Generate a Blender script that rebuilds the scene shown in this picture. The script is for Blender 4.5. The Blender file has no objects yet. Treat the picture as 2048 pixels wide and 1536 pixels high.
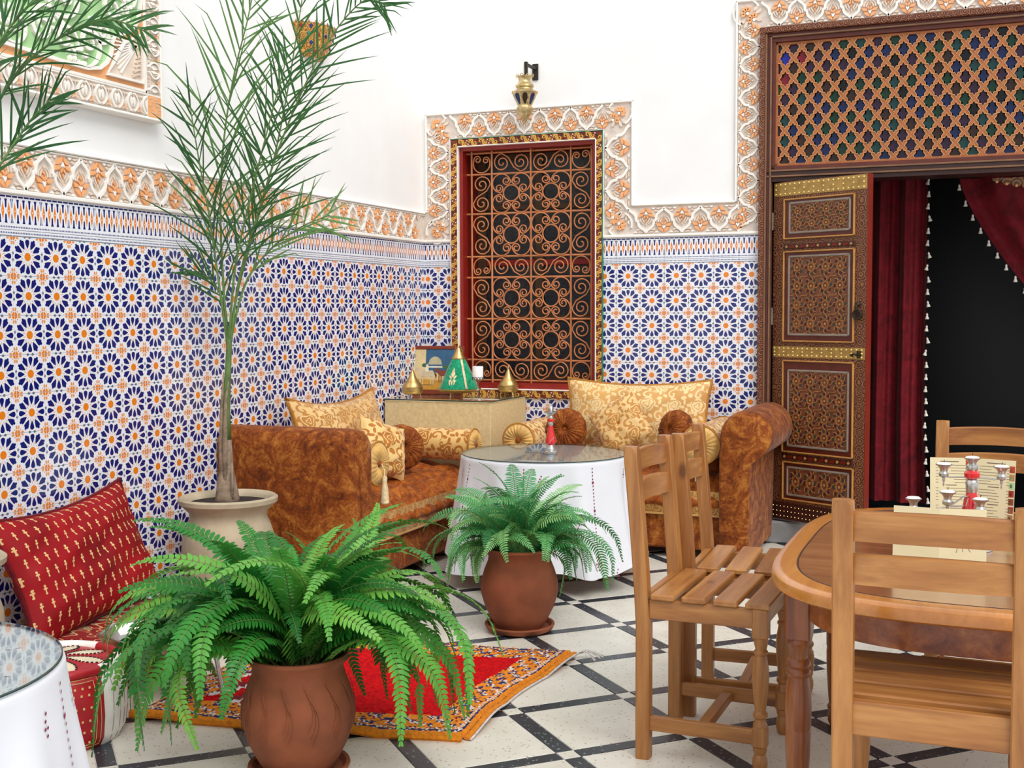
import bpy, bmesh, math, random
from mathutils import Vector, Matrix
R = random.Random(11)
PI = math.pi
sc = bpy.context.scene
COL = sc.collection
sin, cos, rad = math.sin, math.cos, math.radians

# ------------------------------------------------------------------ camera, sky, sun, exposure
cam = bpy.data.cameras.new('camera')
cam.sensor_fit = 'HORIZONTAL'; cam.sensor_width = 36.0
cam.lens = 36.0 * 2413.4 / 2048.0
cam.clip_start = 0.05
camo = bpy.data.objects.new('camera', cam); COL.objects.link(camo)
_y, _p, _r = rad(21.8794), rad(3.3806), rad(-0.1862)
_f = Vector((-sin(_y)*cos(_p), cos(_y)*cos(_p), -sin(_p)))
_ri = Vector((cos(_y), sin(_y), 0)); _u = _ri.cross(_f)
_ri, _u = cos(_r)*_ri + sin(_r)*_u, -sin(_r)*_ri + cos(_r)*_u
_m = Matrix((( _ri.x, _u.x, -_f.x, 3.4707), (_ri.y, _u.y, -_f.y, -7.1067), (_ri.z, _u.z, -_f.z, 1.355), (0, 0, 0, 1)))
camo.matrix_world = _m
sc.camera = camo

w = bpy.data.worlds.new('sky'); sc.world = w; w.use_nodes = True
bg = w.node_tree.nodes['Background']
bg.inputs['Color'].default_value = (0.93, 0.97, 1.0, 1)
bg.inputs['Strength'].default_value = 0.88
sun = bpy.data.lights.new('sun', 'SUN'); sun.energy = 1.9; sun.angle = rad(35); sun.color = (1.0, 0.975, 0.94)
suno = bpy.data.objects.new('sun', sun); COL.objects.link(suno)
suno.rotation_euler = Vector((-0.62, 0.55, -0.85)).to_track_quat('-Z', 'Y').to_euler()
sc.view_settings.view_transform = 'Standard'; sc.view_settings.look = 'None'
sc.view_settings.gamma = 1.0; sc.view_settings.use_curve_mapping = False
sc.view_settings.exposure = 0.18

# ------------------------------------------------------------------ mesh helper
def ident(u, v, h): return (u, v, h)
ML = Matrix(((0, 0, 1, 0), (1, 0, 0, 0), (0, 1, 0, 0), (0, 0, 0, 1)))     # wall plane facing +X : local x->Y, y->Z, z->X
MK = Matrix(((1, 0, 0, 0), (0, 0, -1, 0), (0, 1, 0, 0), (0, 0, 0, 1)))    # wall plane facing -Y : local x->X, y->Z, z->-Y
T = Matrix.Translation

class MB:
    def __init__(s): s.v = []; s.f = []; s.m = []; s.p = []; s.haspat = False
    def add(s, vs, fs, mi=0, pat=None, M=None):
        o = len(s.v)
        if M is not None: vs = [M @ Vector(q) for q in vs]
        s.v += [tuple(q) for q in vs]
        if pat: s.haspat = True; s.p += [tuple(q) for q in pat]
        else: s.p += [(0, 0, 0)] * len(vs)
        for i, f in enumerate(fs):
            s.f.append([o + k for k in f]); s.m.append(mi[i] if isinstance(mi, list) else mi)
        return s
    def box(s, x0, y0, z0, x1, y1, z1, mi=0, c=0.0, M=None):
        if x0 > x1: x0, x1 = x1, x0
        if y0 > y1: y0, y1 = y1, y0
        if z0 > z1: z0, z1 = z1, z0
        if c <= 0:
            vs = [(x, y, z) for x in (x0, x1) for y in (y0, y1) for z in (z0, z1)]
            fs = [(0, 1, 3, 2), (4, 6, 7, 5), (0, 4, 5, 1), (2, 3, 7, 6), (0, 2, 6, 4), (1, 5, 7, 3)]
            return s.add(vs, fs, mi, None, M)
        c = min(c, (x1-x0)*.45, (y1-y0)*.45, (z1-z0)*.45)
        lo = (x0, y0, z0); hi = (x1, y1, z1); vs = []; idx = {}
        for a in (0, 1):
            for b in (0, 1):
                for d in (0, 1):
                    for ax in range(3):
                        sg = (a, b, d); q = []
                        for k in range(3):
                            base = hi[k] if sg[k] else lo[k]
                            if k != ax: base += -c if sg[k] else c
                            q.append(base)
                        idx[(a, b, d, ax)] = len(vs); vs.append(tuple(q))
        fs = []
        I = lambda a, b, d, ax: idx[(a, b, d, ax)]
        for sgn in (0, 1):
            f = [I(sgn, 0, 0, 0), I(sgn, 1, 0, 0), I(sgn, 1, 1, 0), I(sgn, 0, 1, 0)]; fs.append(f if sgn else f[::-1])
            f = [I(0, sgn, 0, 1), I(0, sgn, 1, 1), I(1, sgn, 1, 1), I(1, sgn, 0, 1)]; fs.append(f if sgn else f[::-1])
            f = [I(0, 0, sgn, 2), I(1, 0, sgn, 2), I(1, 1, sgn, 2), I(0, 1, sgn, 2)]; fs.append(f if sgn else f[::-1])
        for a in (0, 1):
            for b in (0, 1):
                fs.append([I(a, b, 0, 0), I(a, b, 0, 1), I(a, b, 1, 1), I(a, b, 1, 0)])
                fs.append([I(a, 0, b, 0), I(a, 0, b, 2), I(a, 1, b, 2), I(a, 1, b, 0)])
                fs.append([I(0, a, b, 1), I(0, a, b, 2), I(1, a, b, 2), I(1, a, b, 1)])
                for d in (0, 1): fs.append([I(a, b, d, 0), I(a, b, d, 1), I(a, b, d, 2)])
        cx = Vector(((x0+x1)/2, (y0+y1)/2, (z0+z1)/2)); out = []
        for f in fs:
            p = [Vector(vs[k]) for k in f]; n = (p[1]-p[0]).cross(p[2]-p[0])
            ce = sum(p, Vector())/len(p)
            out.append(f if n.dot(ce-cx) > 0 else f[::-1])
        return s.add(vs, out, mi, None, M)
    def tube(s, pts, r, n=8, mi=0, closed=False, caps=True, M=None, flat=1.0):
        P = [Vector(q) for q in pts]; k = len(P)
        rr = r if isinstance(r, (list, tuple)) else [r]*k
        tans = []
        for i in range(k):
            if closed: t = P[(i+1) % k]-P[i-1]
            else: t = P[min(i+1, k-1)]-P[max(i-1, 0)]
            tans.append(t.normalized() if t.length > 1e-9 else Vector((0, 0, 1)))
        ref = Vector((0, 0, 1)) if abs(tans[0].z) < .9 else Vector((1, 0, 0))
        nrm = (ref - tans[0]*ref.dot(tans[0])).normalized(); vs = []
        for i in range(k):
            nrm = nrm - tans[i]*nrm.dot(tans[i])
            nrm = nrm.normalized() if nrm.length > 1e-6 else tans[i].orthogonal().normalized()
            b = tans[i].cross(nrm)
            for j in range(n):
                a = 2*PI*j/n
                vs.append(P[i] + nrm*(rr[i]*cos(a)*flat) + b*(rr[i]*sin(a)))
        fs = []
        for i in range(k if closed else k-1):
            i2 = (i+1) % k
            for j in range(n):
                j2 = (j+1) % n
                fs.append((i*n+j, i*n+j2, i2*n+j2, i2*n+j))
        if caps and not closed:
            fs.append(tuple(range(n))[::-1]); fs.append(tuple((k-1)*n+j for j in range(n)))
        return s.add(vs, fs, mi, None, M)
    def lathe(s, prof, n=32, mi=0, c=(0, 0, 0), M=None, cap=True, sq=None):
        vs = []; k = len(prof)
        for (r, z) in prof:
            for j in range(n):
                a = 2*PI*j/n; vs.append((c[0]+r*cos(a), c[1]+r*sin(a), c[2]+z))
        fs = []; ms = []
        for i in range(k-1):
            for j in range(n):
                j2 = (j+1) % n; fs.append((i*n+j, i*n+j2, (i+1)*n+j2, (i+1)*n+j)); ms.append(mi[i] if isinstance(mi, list) else mi)
        if cap:
            if prof[0][0] > 1e-5: fs.append(tuple(range(n))[::-1]); ms.append(ms[0])
            if prof[-1][0] > 1e-5: fs.append(tuple((k-1)*n+j for j in range(n))); ms.append(ms[-1])
        return s.add(vs, fs, ms, None, M)
    def grid(s, fn, nu, nv, mi=0, patfn=None, M=None, flip=False):
        vs = []; ps = []
        for j in range(nv+1):
            for i in range(nu+1):
                vs.append(fn(i/nu, j/nv))
                if patfn: ps.append(patfn(i/nu, j/nv))
        fs = []; ms = []
        for j in range(nv):
            for i in range(nu):
                a = j*(nu+1)+i; f = (a, a+1, a+nu+2, a+nu+1)
                fs.append(f[::-1] if flip else f)
                ms.append(mi(i, j) if callable(mi) else mi)
        return s.add(vs, fs, ms, ps if patfn else None, M)
    def prism(s, poly, h0, h1, mi=0, ms=None, M=None, mp=ident, inset=0.0):
        n = len(poly)
        a = sum(poly[i][0]*poly[(i+1) % n][1]-poly[(i+1) % n][0]*poly[i][1] for i in range(n))
        if a < 0: poly = poly[::-1]
        top = poly
        if inset:
            cx = sum(p[0] for p in poly)/n; cy = sum(p[1] for p in poly)/n
            top = [(cx+(p[0]-cx)*(1-inset), cy+(p[1]-cy)*(1-inset)) for p in poly]
        vs = [mp(p[0], p[1], h0) for p in poly]+[mp(p[0], p[1], h1) for p in top]
        fs = [tuple(range(n, 2*n))]; mm = [mi]
        for i in range(n):
            j = (i+1) % n; fs.append((i, j, n+j, n+i)); mm.append(mi if ms is None else ms)
        return s.add(vs, fs, mm, None, M)
    def flat(s, poly, h=0.0, mi=0, M=None):
        n = len(poly)
        a = sum(poly[i][0]*poly[(i+1) % n][1]-poly[(i+1) % n][0]*poly[i][1] for i in range(n))
        if a < 0: poly = poly[::-1]
        return s.add([(p[0], p[1], h) for p in poly], [tuple(range(n))], mi, None, M)
    def strip(s, pts, wd, h0, h1, mi=0, M=None, closed=False):
        P = [Vector((q[0], q[1], 0)) for q in pts]; k = len(P); vs = []
        for i in range(k):
            if closed: t = P[(i+1) % k]-P[i-1]
            else: t = P[min(i+1, k-1)]-P[max(i-1, 0)]
            t = t.normalized() if t.length > 0 else Vector((1, 0, 0)); nn = Vector((-t.y, t.x, 0))
            ww = wd[i] if isinstance(wd, list) else wd
            a = P[i]+nn*ww/2; b = P[i]-nn*ww/2
            vs += [(a.x, a.y, h0), (a.x, a.y, h1), (b.x, b.y, h1), (b.x, b.y, h0)]
        fs = []
        for i in range(k if closed else k-1):
            o = i*4; o2 = ((i+1) % k)*4
            for q in range(3): fs.append((o+q, o+q+1, o2+q+1, o2+q))
        if not closed:
            fs.append((0, 3, 2, 1)); o = (k-1)*4; fs.append((o, o+1, o+2, o+3))
        return s.add(vs, fs, mi, None, M)
    def mesh(s, name, mats, smooth=None):
        me = bpy.data.meshes.new(name); me.from_pydata(s.v, [], s.f)
        if not isinstance(mats, (list, tuple)): mats = [mats]
        for q in mats: me.materials.append(q)
        me.polygons.foreach_set('material_index', s.m)
        if s.haspat:
            at = me.attributes.new('pat', 'FLOAT_VECTOR', 'POINT')
            at.data.foreach_set('vector', [c for p in s.p for c in p])
        me.update()
        if smooth is not None:
            me.shade_smooth()
            if smooth > 0: me.set_sharp_from_angle(angle=rad(smooth))
        return me
    def build(s, name, mats, parent=None, smooth=None, M=None):
        return put(name, s.mesh(name, mats, smooth), parent, M)

def put(name, me, parent=None, M=None):
    o = bpy.data.objects.new(name, me); COL.objects.link(o)
    if parent is not None: o.parent = parent
    if M is not None: o.matrix_local = M
    return o
def tag(o, label=None, cat=None, group=None, kind=None):
    if label: o['label'] = label
    if cat: o['category'] = cat
    if group: o['group'] = group
    if kind: o['kind'] = kind
    return o
def thing(name, label, cat, loc=(0, 0, 0), rz=0.0, group=None):
    o = bpy.data.objects.new(name, None); COL.objects.link(o); o.empty_display_size = .05
    o.location = loc; o.rotation_euler = (0, 0, rz)
    return tag(o, label, cat, group)
def copy_tree(o, loc, rz, label, parent=None):
    c = o.copy(); COL.objects.link(c)
    if parent is None:
        c.location = loc; c.rotation_euler = (0, 0, rz); c['label'] = label
    else: c.parent = parent
    for ch in list(o.children): copy_tree(ch, None, 0, None, c)
    return c
def struct(o): o['kind'] = 'structure'; return o

# ------------------------------------------------------------------ materials
def lin(h):
    h = h.lstrip('#'); out = []
    for i in (0, 2, 4):
        c = int(h[i:i+2], 16)/255.0
        out.append(c/12.92 if c <= .04045 else ((c+.055)/1.055)**2.4)
    return tuple(out)+(1.0,)
class NT:
    def __init__(s, name):
        s.mat = bpy.data.materials.new(name); s.mat.use_nodes = True
        s.t = s.mat.node_tree; s.b = s.t.nodes['Principled BSDF']
    def n(s, typ, ins=None, **props):
        nd = s.t.nodes.new(typ)
        for k, v in props.items(): setattr(nd, k, v)
        for k, v in (ins or {}).items():
            if isinstance(v, bpy.types.NodeSocket): s.t.links.new(v, nd.inputs[k])
            else: nd.inputs[k].default_value = v
        return nd
    def m(s, op, a, b=0.0, c=0.0):
        nd = s.t.nodes.new('ShaderNodeMath'); nd.operation = op
        for i, v in enumerate((a, b, c)):
            if isinstance(v, bpy.types.NodeSocket): s.t.links.new(v, nd.inputs[i])
            else: nd.inputs[i].default_value = v
        return nd.outputs[0]
    def mix(s, f, a, b):
        nd = s.t.nodes.new('ShaderNodeMix'); nd.data_type = 'RGBA'
        for k, v in ((0, f), (6, a), (7, b)):
            if isinstance(v, bpy.types.NodeSocket): s.t.links.new(v, nd.inputs[k])
            else: nd.inputs[k].default_value = v
        return nd.outputs[2]
    def ramp(s, f, stops):
        nd = s.t.nodes.new('ShaderNodeValToRGB'); s.t.links.new(f, nd.inputs[0])
        e = nd.color_ramp.elements
        while len(e) < len(stops): e.new(.5)
        for q, (p, c) in zip(e, stops): q.position = p; q.color = lin(c) if isinstance(c, str) else c
        return nd.outputs[0]
    def obj(s, scale=(1, 1, 1), rnd=False):
        tc = s.n('ShaderNodeTexCoord').outputs['Object']
        if rnd:
            oi = s.n('ShaderNodeObjectInfo').outputs['Random']
            tc = s.n('ShaderNodeVectorMath', {0: tc, 1: s.n('ShaderNodeCombineXYZ', {0: s.m('MULTIPLY', oi, 7.3), 1: s.m('MULTIPLY', oi, 3.1), 2: s.m('MULTIPLY', oi, 5.7)}).outputs[0]}, operation='ADD').outputs[0]
        return s.n('ShaderNodeMapping', {'Vector': tc, 'Scale': scale}).outputs[0]
    def pat(s, scale=(1, 1, 1)):
        a = s.n('ShaderNodeAttribute', attribute_name='pat').outputs['Vector']
        return s.n('ShaderNodeMapping', {'Vector': a, 'Scale': scale}).outputs[0]
    def noise(s, vec, scale, detail=3.0, rough=.5, dist=0.0):
        return s.n('ShaderNodeTexNoise', {'Vector': vec, 'Scale': scale, 'Detail': detail, 'Roughness': rough, 'Distortion': dist}).outputs[0]
    def bump(s, h, strength=.3, dist=.01):
        nd = s.n('ShaderNodeBump', {'Height': h, 'Strength': strength, 'Distance': dist})
        s.t.links.new(nd.outputs[0], s.b.inputs['Normal']); return nd
    def set(s, **k):
        names = {'col': 'Base Color', 'rough': 'Roughness', 'metal': 'Metallic', 'spec': 'Specular IOR Level', 'coat': 'Coat Weight', 'coatr': 'Coat Roughness', 'sheen': 'Sheen Weight', 'sheenr': 'Sheen Roughness', 'trans': 'Transmission Weight', 'ior': 'IOR', 'alpha': 'Alpha'}
        for q, v in k.items():
            i = s.b.inputs[names[q]]
            if isinstance(v, bpy.types.NodeSocket): s.t.links.new(v, i)
            elif isinstance(v, str): i.default_value = lin(v)
            else: i.default_value = v
        return s.mat

def plain(name, col, rough=.5, metal=0.0, var=.06, scale=12.0, bump=0.0, **k):
    t = NT(name); c = lin(col); v = t.obj()
    if var:
        nz = t.noise(v, scale, 4.0)
        d = tuple(max(0, x*(1-2.2*var)) for x in c[:3])+(1,); l = tuple(min(1, x*(1+1.6*var)) for x in c[:3])+(1,)
        t.set(col=t.ramp(nz, [(.3, d), (.7, l)]))
    else: t.set(col=c)
    if bump: t.bump(t.noise(v, scale*3, 5.0), bump, .01)
    return t.set(rough=rough, metal=metal, **k)

def wood(name, dark, mid, light, axis, rough=.38, knots=True, coat=.15):
    t = NT(name); s = [9.0, 9.0, 9.0]; s['xyz'.index(axis)] = .8
    v = t.obj(tuple(s), rnd=True)
    n1 = t.noise(v, 1.6, 5.0, .6, .8); n2 = t.noise(v, 9.0, 3.0, .6)
    g = t.m('ADD', t.m('MULTIPLY', n1, .75), t.m('MULTIPLY', n2, .25))
    c = t.ramp(g, [(.30, dark), (.5, mid), (.68, light)])
    if knots:
        s2 = [7.0, 7.0, 7.0]; s2['xyz'.index(axis)] = 3.5
        vo = t.n('ShaderNodeTexVoronoi', {'Vector': t.obj(tuple(s2), rnd=True), 'Scale': 1.0}).outputs['Distance']
        k = t.ramp(vo, [(.06, (1, 1, 1, 1)), (.13, (0, 0, 0, 1))])
        c = t.mix(t.m('MULTIPLY', k, .7), c, lin('#4a2412'))
    t.bump(g, .08, .004)
    return t.set(col=c, rough=rough, coat=coat, coatr=.25)

M = {}
M['plaster'] = plain('white_plaster', '#f4f3f2', .85, var=.015, scale=3, bump=.05)
M['stucco_ground'] = plain('stucco_ground', '#dccfc3', .9, var=.06, scale=30)
M['stucco_white'] = plain('stucco_white', '#f6f1ea', .8, var=.015, scale=20)
M['stucco_beige'] = plain('stucco_beige', '#e6d3c2', .8, var=.05, scale=25)
M['stucco_orange'] = plain('stucco_orange', '#f0ad76', .8, var=.05, scale=25)
M['stucco_green'] = plain('stucco_green', '#a4cc92', .8, var=.08, scale=9)
M['glaze'] = plain('glazed_white', '#eef0f6', .12, var=0, coat=.3)
M['navy'] = plain('glazed_navy', '#1a2070', .12, var=0, coat=.3)
M['orange'] = plain('glazed_orange', '#ec8420', .12, var=0, coat=.3)
M['salmon'] = plain('glazed_salmon', '#ec9a5c', .12, var=0, coat=.3)
M['slate'] = plain('glazed_slate', '#55607e', .12, var=0, coat=.3)
M['grout'] = plain('tile_grout', '#d9d9dc', .9, var=.05)

def terrazzo(name, base, speck, sp2, rough):
    t = NT(name); v = t.obj(rnd=True)
    vo = t.n('ShaderNodeTexVoronoi', {'Vector': v, 'Scale': 95.0})
    k = t.ramp(t.n('ShaderNodeSeparateColor', {0: vo.outputs['Color']}).outputs[0], [(.80, (0, 0, 0, 1)), (.90, (1, 1, 1, 1))])
    k2 = t.ramp(vo.outputs['Distance'], [(.25, (1, 1, 1, 1)), (.42, (0, 0, 0, 1))])
    nz = t.ramp(t.noise(v, 7.0, 4.0), [(.3, base), (.75, sp2)])
    return t.set(col=t.mix(t.m('MULTIPLY', k, k2), nz, lin(speck)), rough=rough)
M['terrazzo'] = terrazzo('terrazzo_white', '#dcd6c8', '#a99d8c', '#eae5da', .32)
M['terrazzo_dark'] = terrazzo('terrazzo_dark', '#2c2f36', '#9a9fa6', '#3a3e46', .34)
M['stone'] = plain('grey_stone', '#8f9090', .7, var=.12, scale=6, bump=.1)

for a in 'xyz':
    M['pine_'+a] = wood('pine_wood_'+a, '#7e4a20', '#a36a34', '#bd8548', a)
    M['cedar_'+a] = wood('cedar_wood_'+a, '#612a12', '#8a4a20', '#ac6a34', a, rough=.3)
M['rim'] = wood('table_rim_wood', '#b4702e', '#c47e38', '#d28e48', 'y', rough=.22, coat=.5)
M['inlay'] = wood('table_inlay_wood', '#7a4526', '#9c6238', '#b67c4c', 'x', rough=.12, coat=1.0)
M['doorwood'] = plain('door_red_wood', '#5e2316', .45, var=.12, scale=20)
M['doordark'] = plain('door_dark_wood', '#3c1a14', .45, var=.1, scale=20)
M['doorred'] = plain('door_red_edge', '#7c2414', .4, var=.06)
M['gilt'] = plain('gilt_line', '#c08a48', .4, var=.08)
M['silverline'] = plain('pewter_line', '#8f8478', .4, var=.08)
M['mould'] = plain('door_moulding', '#7e5a40', .42, var=.1)
M['lattice'] = plain('lattice_wood', '#a96434', .5, var=.10, scale=30)
M['lattice_edge'] = plain('lattice_edge', '#d69a62', .5, var=.05)
M['marq_line'] = plain('marquetry_line', '#a8713f', .5, var=.1, scale=30)
M['marq_ground'] = plain('marquetry_ground', '#74432a', .5, var=.15, scale=30)
def carved(name, a, b, c, sc_, bs=.5):
    t = NT(name); v = t.obj()
    v2 = t.n('ShaderNodeVectorMath', {0: v, 1: t.n('ShaderNodeTexNoise', {'Vector': v, 'Scale': sc_*.6, 'Detail': 1.0}).outputs['Color']}, operation='ADD').outputs[0]
    vo = t.n('ShaderNodeTexVoronoi', {'Vector': v, 'Scale': sc_, 'Randomness': .35}).outputs['Distance']
    ring = t.m('SINE', t.m('ADD', t.m('MULTIPLY', vo, 26.0), t.m('MULTIPLY', t.noise(v, sc_*1.2, 2.0), 9.0)))
    t.bump(ring, bs, .006)
    return t.set(col=t.ramp(t.m('MULTIPLY_ADD', ring, .5, .5), [(.15, a), (.5, b), (.9, c)]), rough=.45)
M['carved'] = carved('carved_arabesque_wood', '#4e2114', '#723820', '#945a34', 26.0)
M['carved_leaf'] = carved('carved_door_stile', '#50261a', '#6e3c24', '#8c5c38', 22.0, .3)
M['brassplate'] = plain('brass_plate', '#b08c48', .42, .25, var=.12, scale=25)
M['studbrass'] = plain('bright_stud', '#ecd08a', .3, .4, var=0)
M['brass'] = plain('brass', '#cfae70', .34, .9, var=.08, scale=20)
M['brass_old'] = plain('old_brass', '#cdb684', .34, .7, var=.2, scale=40)
M['iron'] = plain('copper_painted_iron', '#c88052', .42, .15, var=.08, scale=30)
M['darkiron'] = plain('dark_iron', '#3b342e', .5, .7, var=.1)
M['winred'] = plain('window_red_paint', '#8c1c12', .4, var=.06)
M['winred_dark'] = plain('window_frame_red', '#7a2e14', .45, var=.1)
M['wingold'] = plain('arabesque_gold', '#dba648', .45, var=.1)
M['winblack'] = plain('arabesque_black', '#2a1a14', .5, var=.1)
M['wingreen'] = plain('green_edge_paint', '#2c7a62', .5, var=.06)
M['winbrown'] = plain('casement_wood', '#4a3420', .5, var=.15)
M['darkglass'] = plain('dark_textured_glass', '#23272d', .12, var=.3, scale=60, bump=.15)
def glasscol(name, col, rough=.08):
    t = NT(name); return t.set(col=col, rough=rough, spec=.3)
PANE = [glasscol('pane_green', '#12402e'), glasscol('pane_blue', '#1a2c5e'), glasscol('pane_purple', '#3a2440'), glasscol('pane_brown', '#3c2820'), glasscol('pane_black', '#121418'), glasscol('pane_teal', '#1a4a4a'), glasscol('pane_bright_blue', '#2a30b0'), glasscol('pane_bright_red', '#8c1c30'), glasscol('pane_bright_green', '#0e6a30')]

def clear_glass(name, tint, extra=.0):
    t = NT(name)
    tr = t.n('ShaderNodeBsdfTransparent', {'Color': lin(tint)}).outputs[0]
    gl = t.n('ShaderNodeBsdfGlossy', {'Color': (1, 1, 1, 1), 'Roughness': .02}).outputs[0]
    fc = t.n('ShaderNodeLayerWeight', {'Blend': .5}).outputs['Facing']
    fr = t.m('MULTIPLY_ADD', t.m('POWER', fc, 5.0), .9, .03+extra)
    mx = t.n('ShaderNodeMixShader', {0: fr, 1: tr, 2: gl})
    t.t.links.new(mx.outputs[0], t.t.nodes['Material Output'].inputs['Surface'])
    return t.mat
M['glass'] = clear_glass('clear_glass', '#fbfdfc', .03)
M['glass_edge'] = plain('glass_edge', '#2c3f3c', .1, var=0)

def velvet(name, dark, mid, light, sc_=9.0, sheen=.5):
    t = NT(name); v = t.obj()
    n0 = t.n('ShaderNodeTexNoise', {'Vector': v, 'Scale': sc_, 'Detail': 4.0, 'Roughness': .65, 'Distortion': 1.8}).outputs[0]
    n1 = t.noise(v, sc_*3.5, 4.0, .7, 2.5)
    g = t.m('ADD', t.m('MULTIPLY', n0, .6), t.m('MULTIPLY', n1, .4))
    t.bump(g, .35, .012)
    return t.set(col=t.ramp(g, [(.36, dark), (.5, mid), (.66, light)]), rough=.75, sheen=sheen, sheenr=.35, spec=.25)
M['velvet'] = velvet('crushed_brown_velvet', '#4c1f07', '#85400e', '#be7a32', 8.0, .12)
M['velvet_seat'] = velvet('quilted_brown_velvet', '#5c2608', '#964a10', '#c07428', 12.0, .12)
M['velvet_red'] = velvet('red_curtain_velvet', '#48060f', '#680a15', '#7e1220', 5.0, .12)
M['velvet_green'] = velvet('green_velvet', '#06664a', '#0a9468', '#3cc496', 30.0)
def brocade(name, ground, ground2, motif, pitch=.155, sheen=.3):
    """woven roses, curls and leaf sprays, laid out in the cloth's own surface coordinates"""
    t = NT(name); v = t.pat()
    wob = t.n('ShaderNodeTexNoise', {'Vector': v, 'Scale': 7.0, 'Detail': 1.0}).outputs['Color']
    v2 = t.n('ShaderNodeVectorMath', {0: v, 1: t.n('ShaderNodeVectorMath', {0: wob, 3: .045}, operation='SCALE').outputs[0]}, operation='ADD').outputs[0]
    sp = t.n('ShaderNodeSeparateXYZ', {0: v2})
    def cell(ox, oy, sgn=1.0):
        yy = t.m('ADD', t.m('DIVIDE', sp.outputs[1], pitch*.86), oy); row = t.m('FLOOR', yy)
        xx = t.m('ADD', t.m('ADD', t.m('DIVIDE', sp.outputs[0], pitch), ox), t.m('MULTIPLY', row, .5))
        x = t.m('MULTIPLY', t.m('SUBTRACT', t.m('FRACT', xx), .5), pitch); y = t.m('MULTIPLY', t.m('SUBTRACT', t.m('FRACT', yy), .5), pitch*.86)
        r_ = t.m('SQRT', t.m('ADD', t.m('MULTIPLY', x, x), t.m('MULTIPLY', y, y))); th = t.m('ARCTAN2', y, x)
        return r_, th
    k_ = pitch/.155
    r_, th = cell(0, 0)
    edge_ = t.m('MULTIPLY_ADD', t.m('SINE', t.m('MULTIPLY', th, 5.0)), .005*k_, .045*k_)
    pet = t.m('GREATER_THAN', t.m('SINE', t.m('ADD', t.m('MULTIPLY', r_, 330.0/k_), t.m('MULTIPLY', t.m('SINE', t.m('ADD', t.m('MULTIPLY', th, 3.0), t.m('MULTIPLY', r_, 90.0))), 1.5))), -.55)
    rose = t.m('MULTIPLY', t.m('LESS_THAN', r_, edge_), pet)
    def curl(ox, oy, R_, tw):
        r2, t2 = cell(ox, oy)
        sp_ = t.m('GREATER_THAN', t.m('SINE', t.m('ADD', t2, t.m('MULTIPLY', r2, tw))), .45)
        return t.m('MULTIPLY', sp_, t.m('LESS_THAN', r2, R_))
    def leaves(ox, oy, R_, n_, ph):
        r2, t2 = cell(ox, oy)
        lim = t.m('MULTIPLY', t.m('POWER', t.m('ABSOLUTE', t.m('SINE', t.m('ADD', t.m('MULTIPLY', t2, n_), t.m('MULTIPLY_ADD', r2, 25.0, ph)))), 1.6), R_)
        return t.m('MULTIPLY', t.m('LESS_THAN', r2, lim), t.m('GREATER_THAN', r2, .010))
    k = t.m('MAXIMUM', t.m('MAXIMUM', rose, curl(.5, .5, .034*k_, 190.0/k_)), t.m('MAXIMUM', leaves(.5, 0, .040*k_, 2.0, .3), t.m('MAXIMUM', leaves(.0, .5, .038*k_, 1.5, 1.1), curl(.25, .25, .020*k_, -280.0/k_))))
    g = t.ramp(t.noise(t.obj(), 4.0, 3.0), [(.35, ground2), (.65, ground)])
    t.bump(k, .2, .003)
    return t.set(col=t.mix(k, g, lin(motif)), rough=t.m('MULTIPLY_ADD', k, .2, .42), sheen=sheen, spec=.35)
M['brocade'] = brocade('gold_rose_brocade', '#e8c488', '#d8ac6c', '#b98038')
M['brocade_pale'] = brocade('pale_gold_brocade', '#dca860', '#cf9a58', '#edd29a')
M['brocade_bright'] = brocade('bright_gold_brocade', '#eccb88', '#e2b870', '#b26e22', .17)
M['goldband'] = brocade('gold_gathered_band', '#c69a54', '#b4843e', '#a06c2c', .12)
M['goldcloth'] = plain('gold_pleated_cloth', '#d8a858', .45, var=.12, scale=25, sheen=.4)
M['golddark'] = plain('gold_piping', '#b47a2c', .5, var=.1)
M['tassel'] = plain('tassel_thread', '#e2cba0', .8, var=.12, scale=60)
M['tassel_white'] = plain('white_tassel_thread', '#e6ded2', .8, var=.06, scale=60)
M['terracotta'] = plain('terracotta', '#88492c', .85, var=.14, scale=9, bump=.08)
M['clay_beige'] = plain('beige_clay', '#b6a78d', .85, var=.10, scale=8, bump=.08)
M['soil'] = plain('potting_soil', '#2a1e16', .95, var=.3, scale=50, bump=.5)
M['cloth'] = plain('white_tablecloth', '#dcdce2', .8, var=.02, scale=5)
M['stitch'] = plain('red_stitch', '#8c2038', .8, var=.1)
M['white_leather'] = plain('white_leather', '#eeeae4', .4, var=.04, scale=20, bump=.06)
M['red_leather'] = plain('red_leather', '#a81622', .4, var=.08, scale=20, bump=.06)
M['cream_leather'] = plain('cream_leather', '#e0d2b4', .5, var=.05)
M['gold_print'] = plain('gold_print', '#d2b070', .5, var=.05)
M['black_stitch'] = plain('black_stitch', '#1c1414', .6, var=0)
M['rug_red'] = plain('rug_red_wool', '#c01218', .95, var=.16, scale=70, bump=.4, spec=.1)
M['rug_orange'] = plain('rug_orange_wool', '#e08410', .95, var=.12, scale=70, bump=.6)
M['rug_blue'] = plain('rug_blue_wool', '#2b2a5c', .95, var=.12, scale=70, bump=.6)
M['rug_white'] = plain('rug_white_wool', '#d8cfca', .95, var=.12, scale=70, bump=.6)
M['rug_maroon'] = plain('rug_maroon_wool', '#7a1420', .95, var=.12, scale=70, bump=.6)
M['silver'] = plain('silver', '#c9c6c2', .25, .9, var=.08, scale=30)
M['red_enamel'] = plain('red_enamel', '#d41c1c', .18, var=.03, coat=.6)
M['wax'] = plain('white_wax', '#f2efec', .5, var=.02)
M['ebony'] = plain('black_wick', '#201818', .8, var=0)
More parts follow.
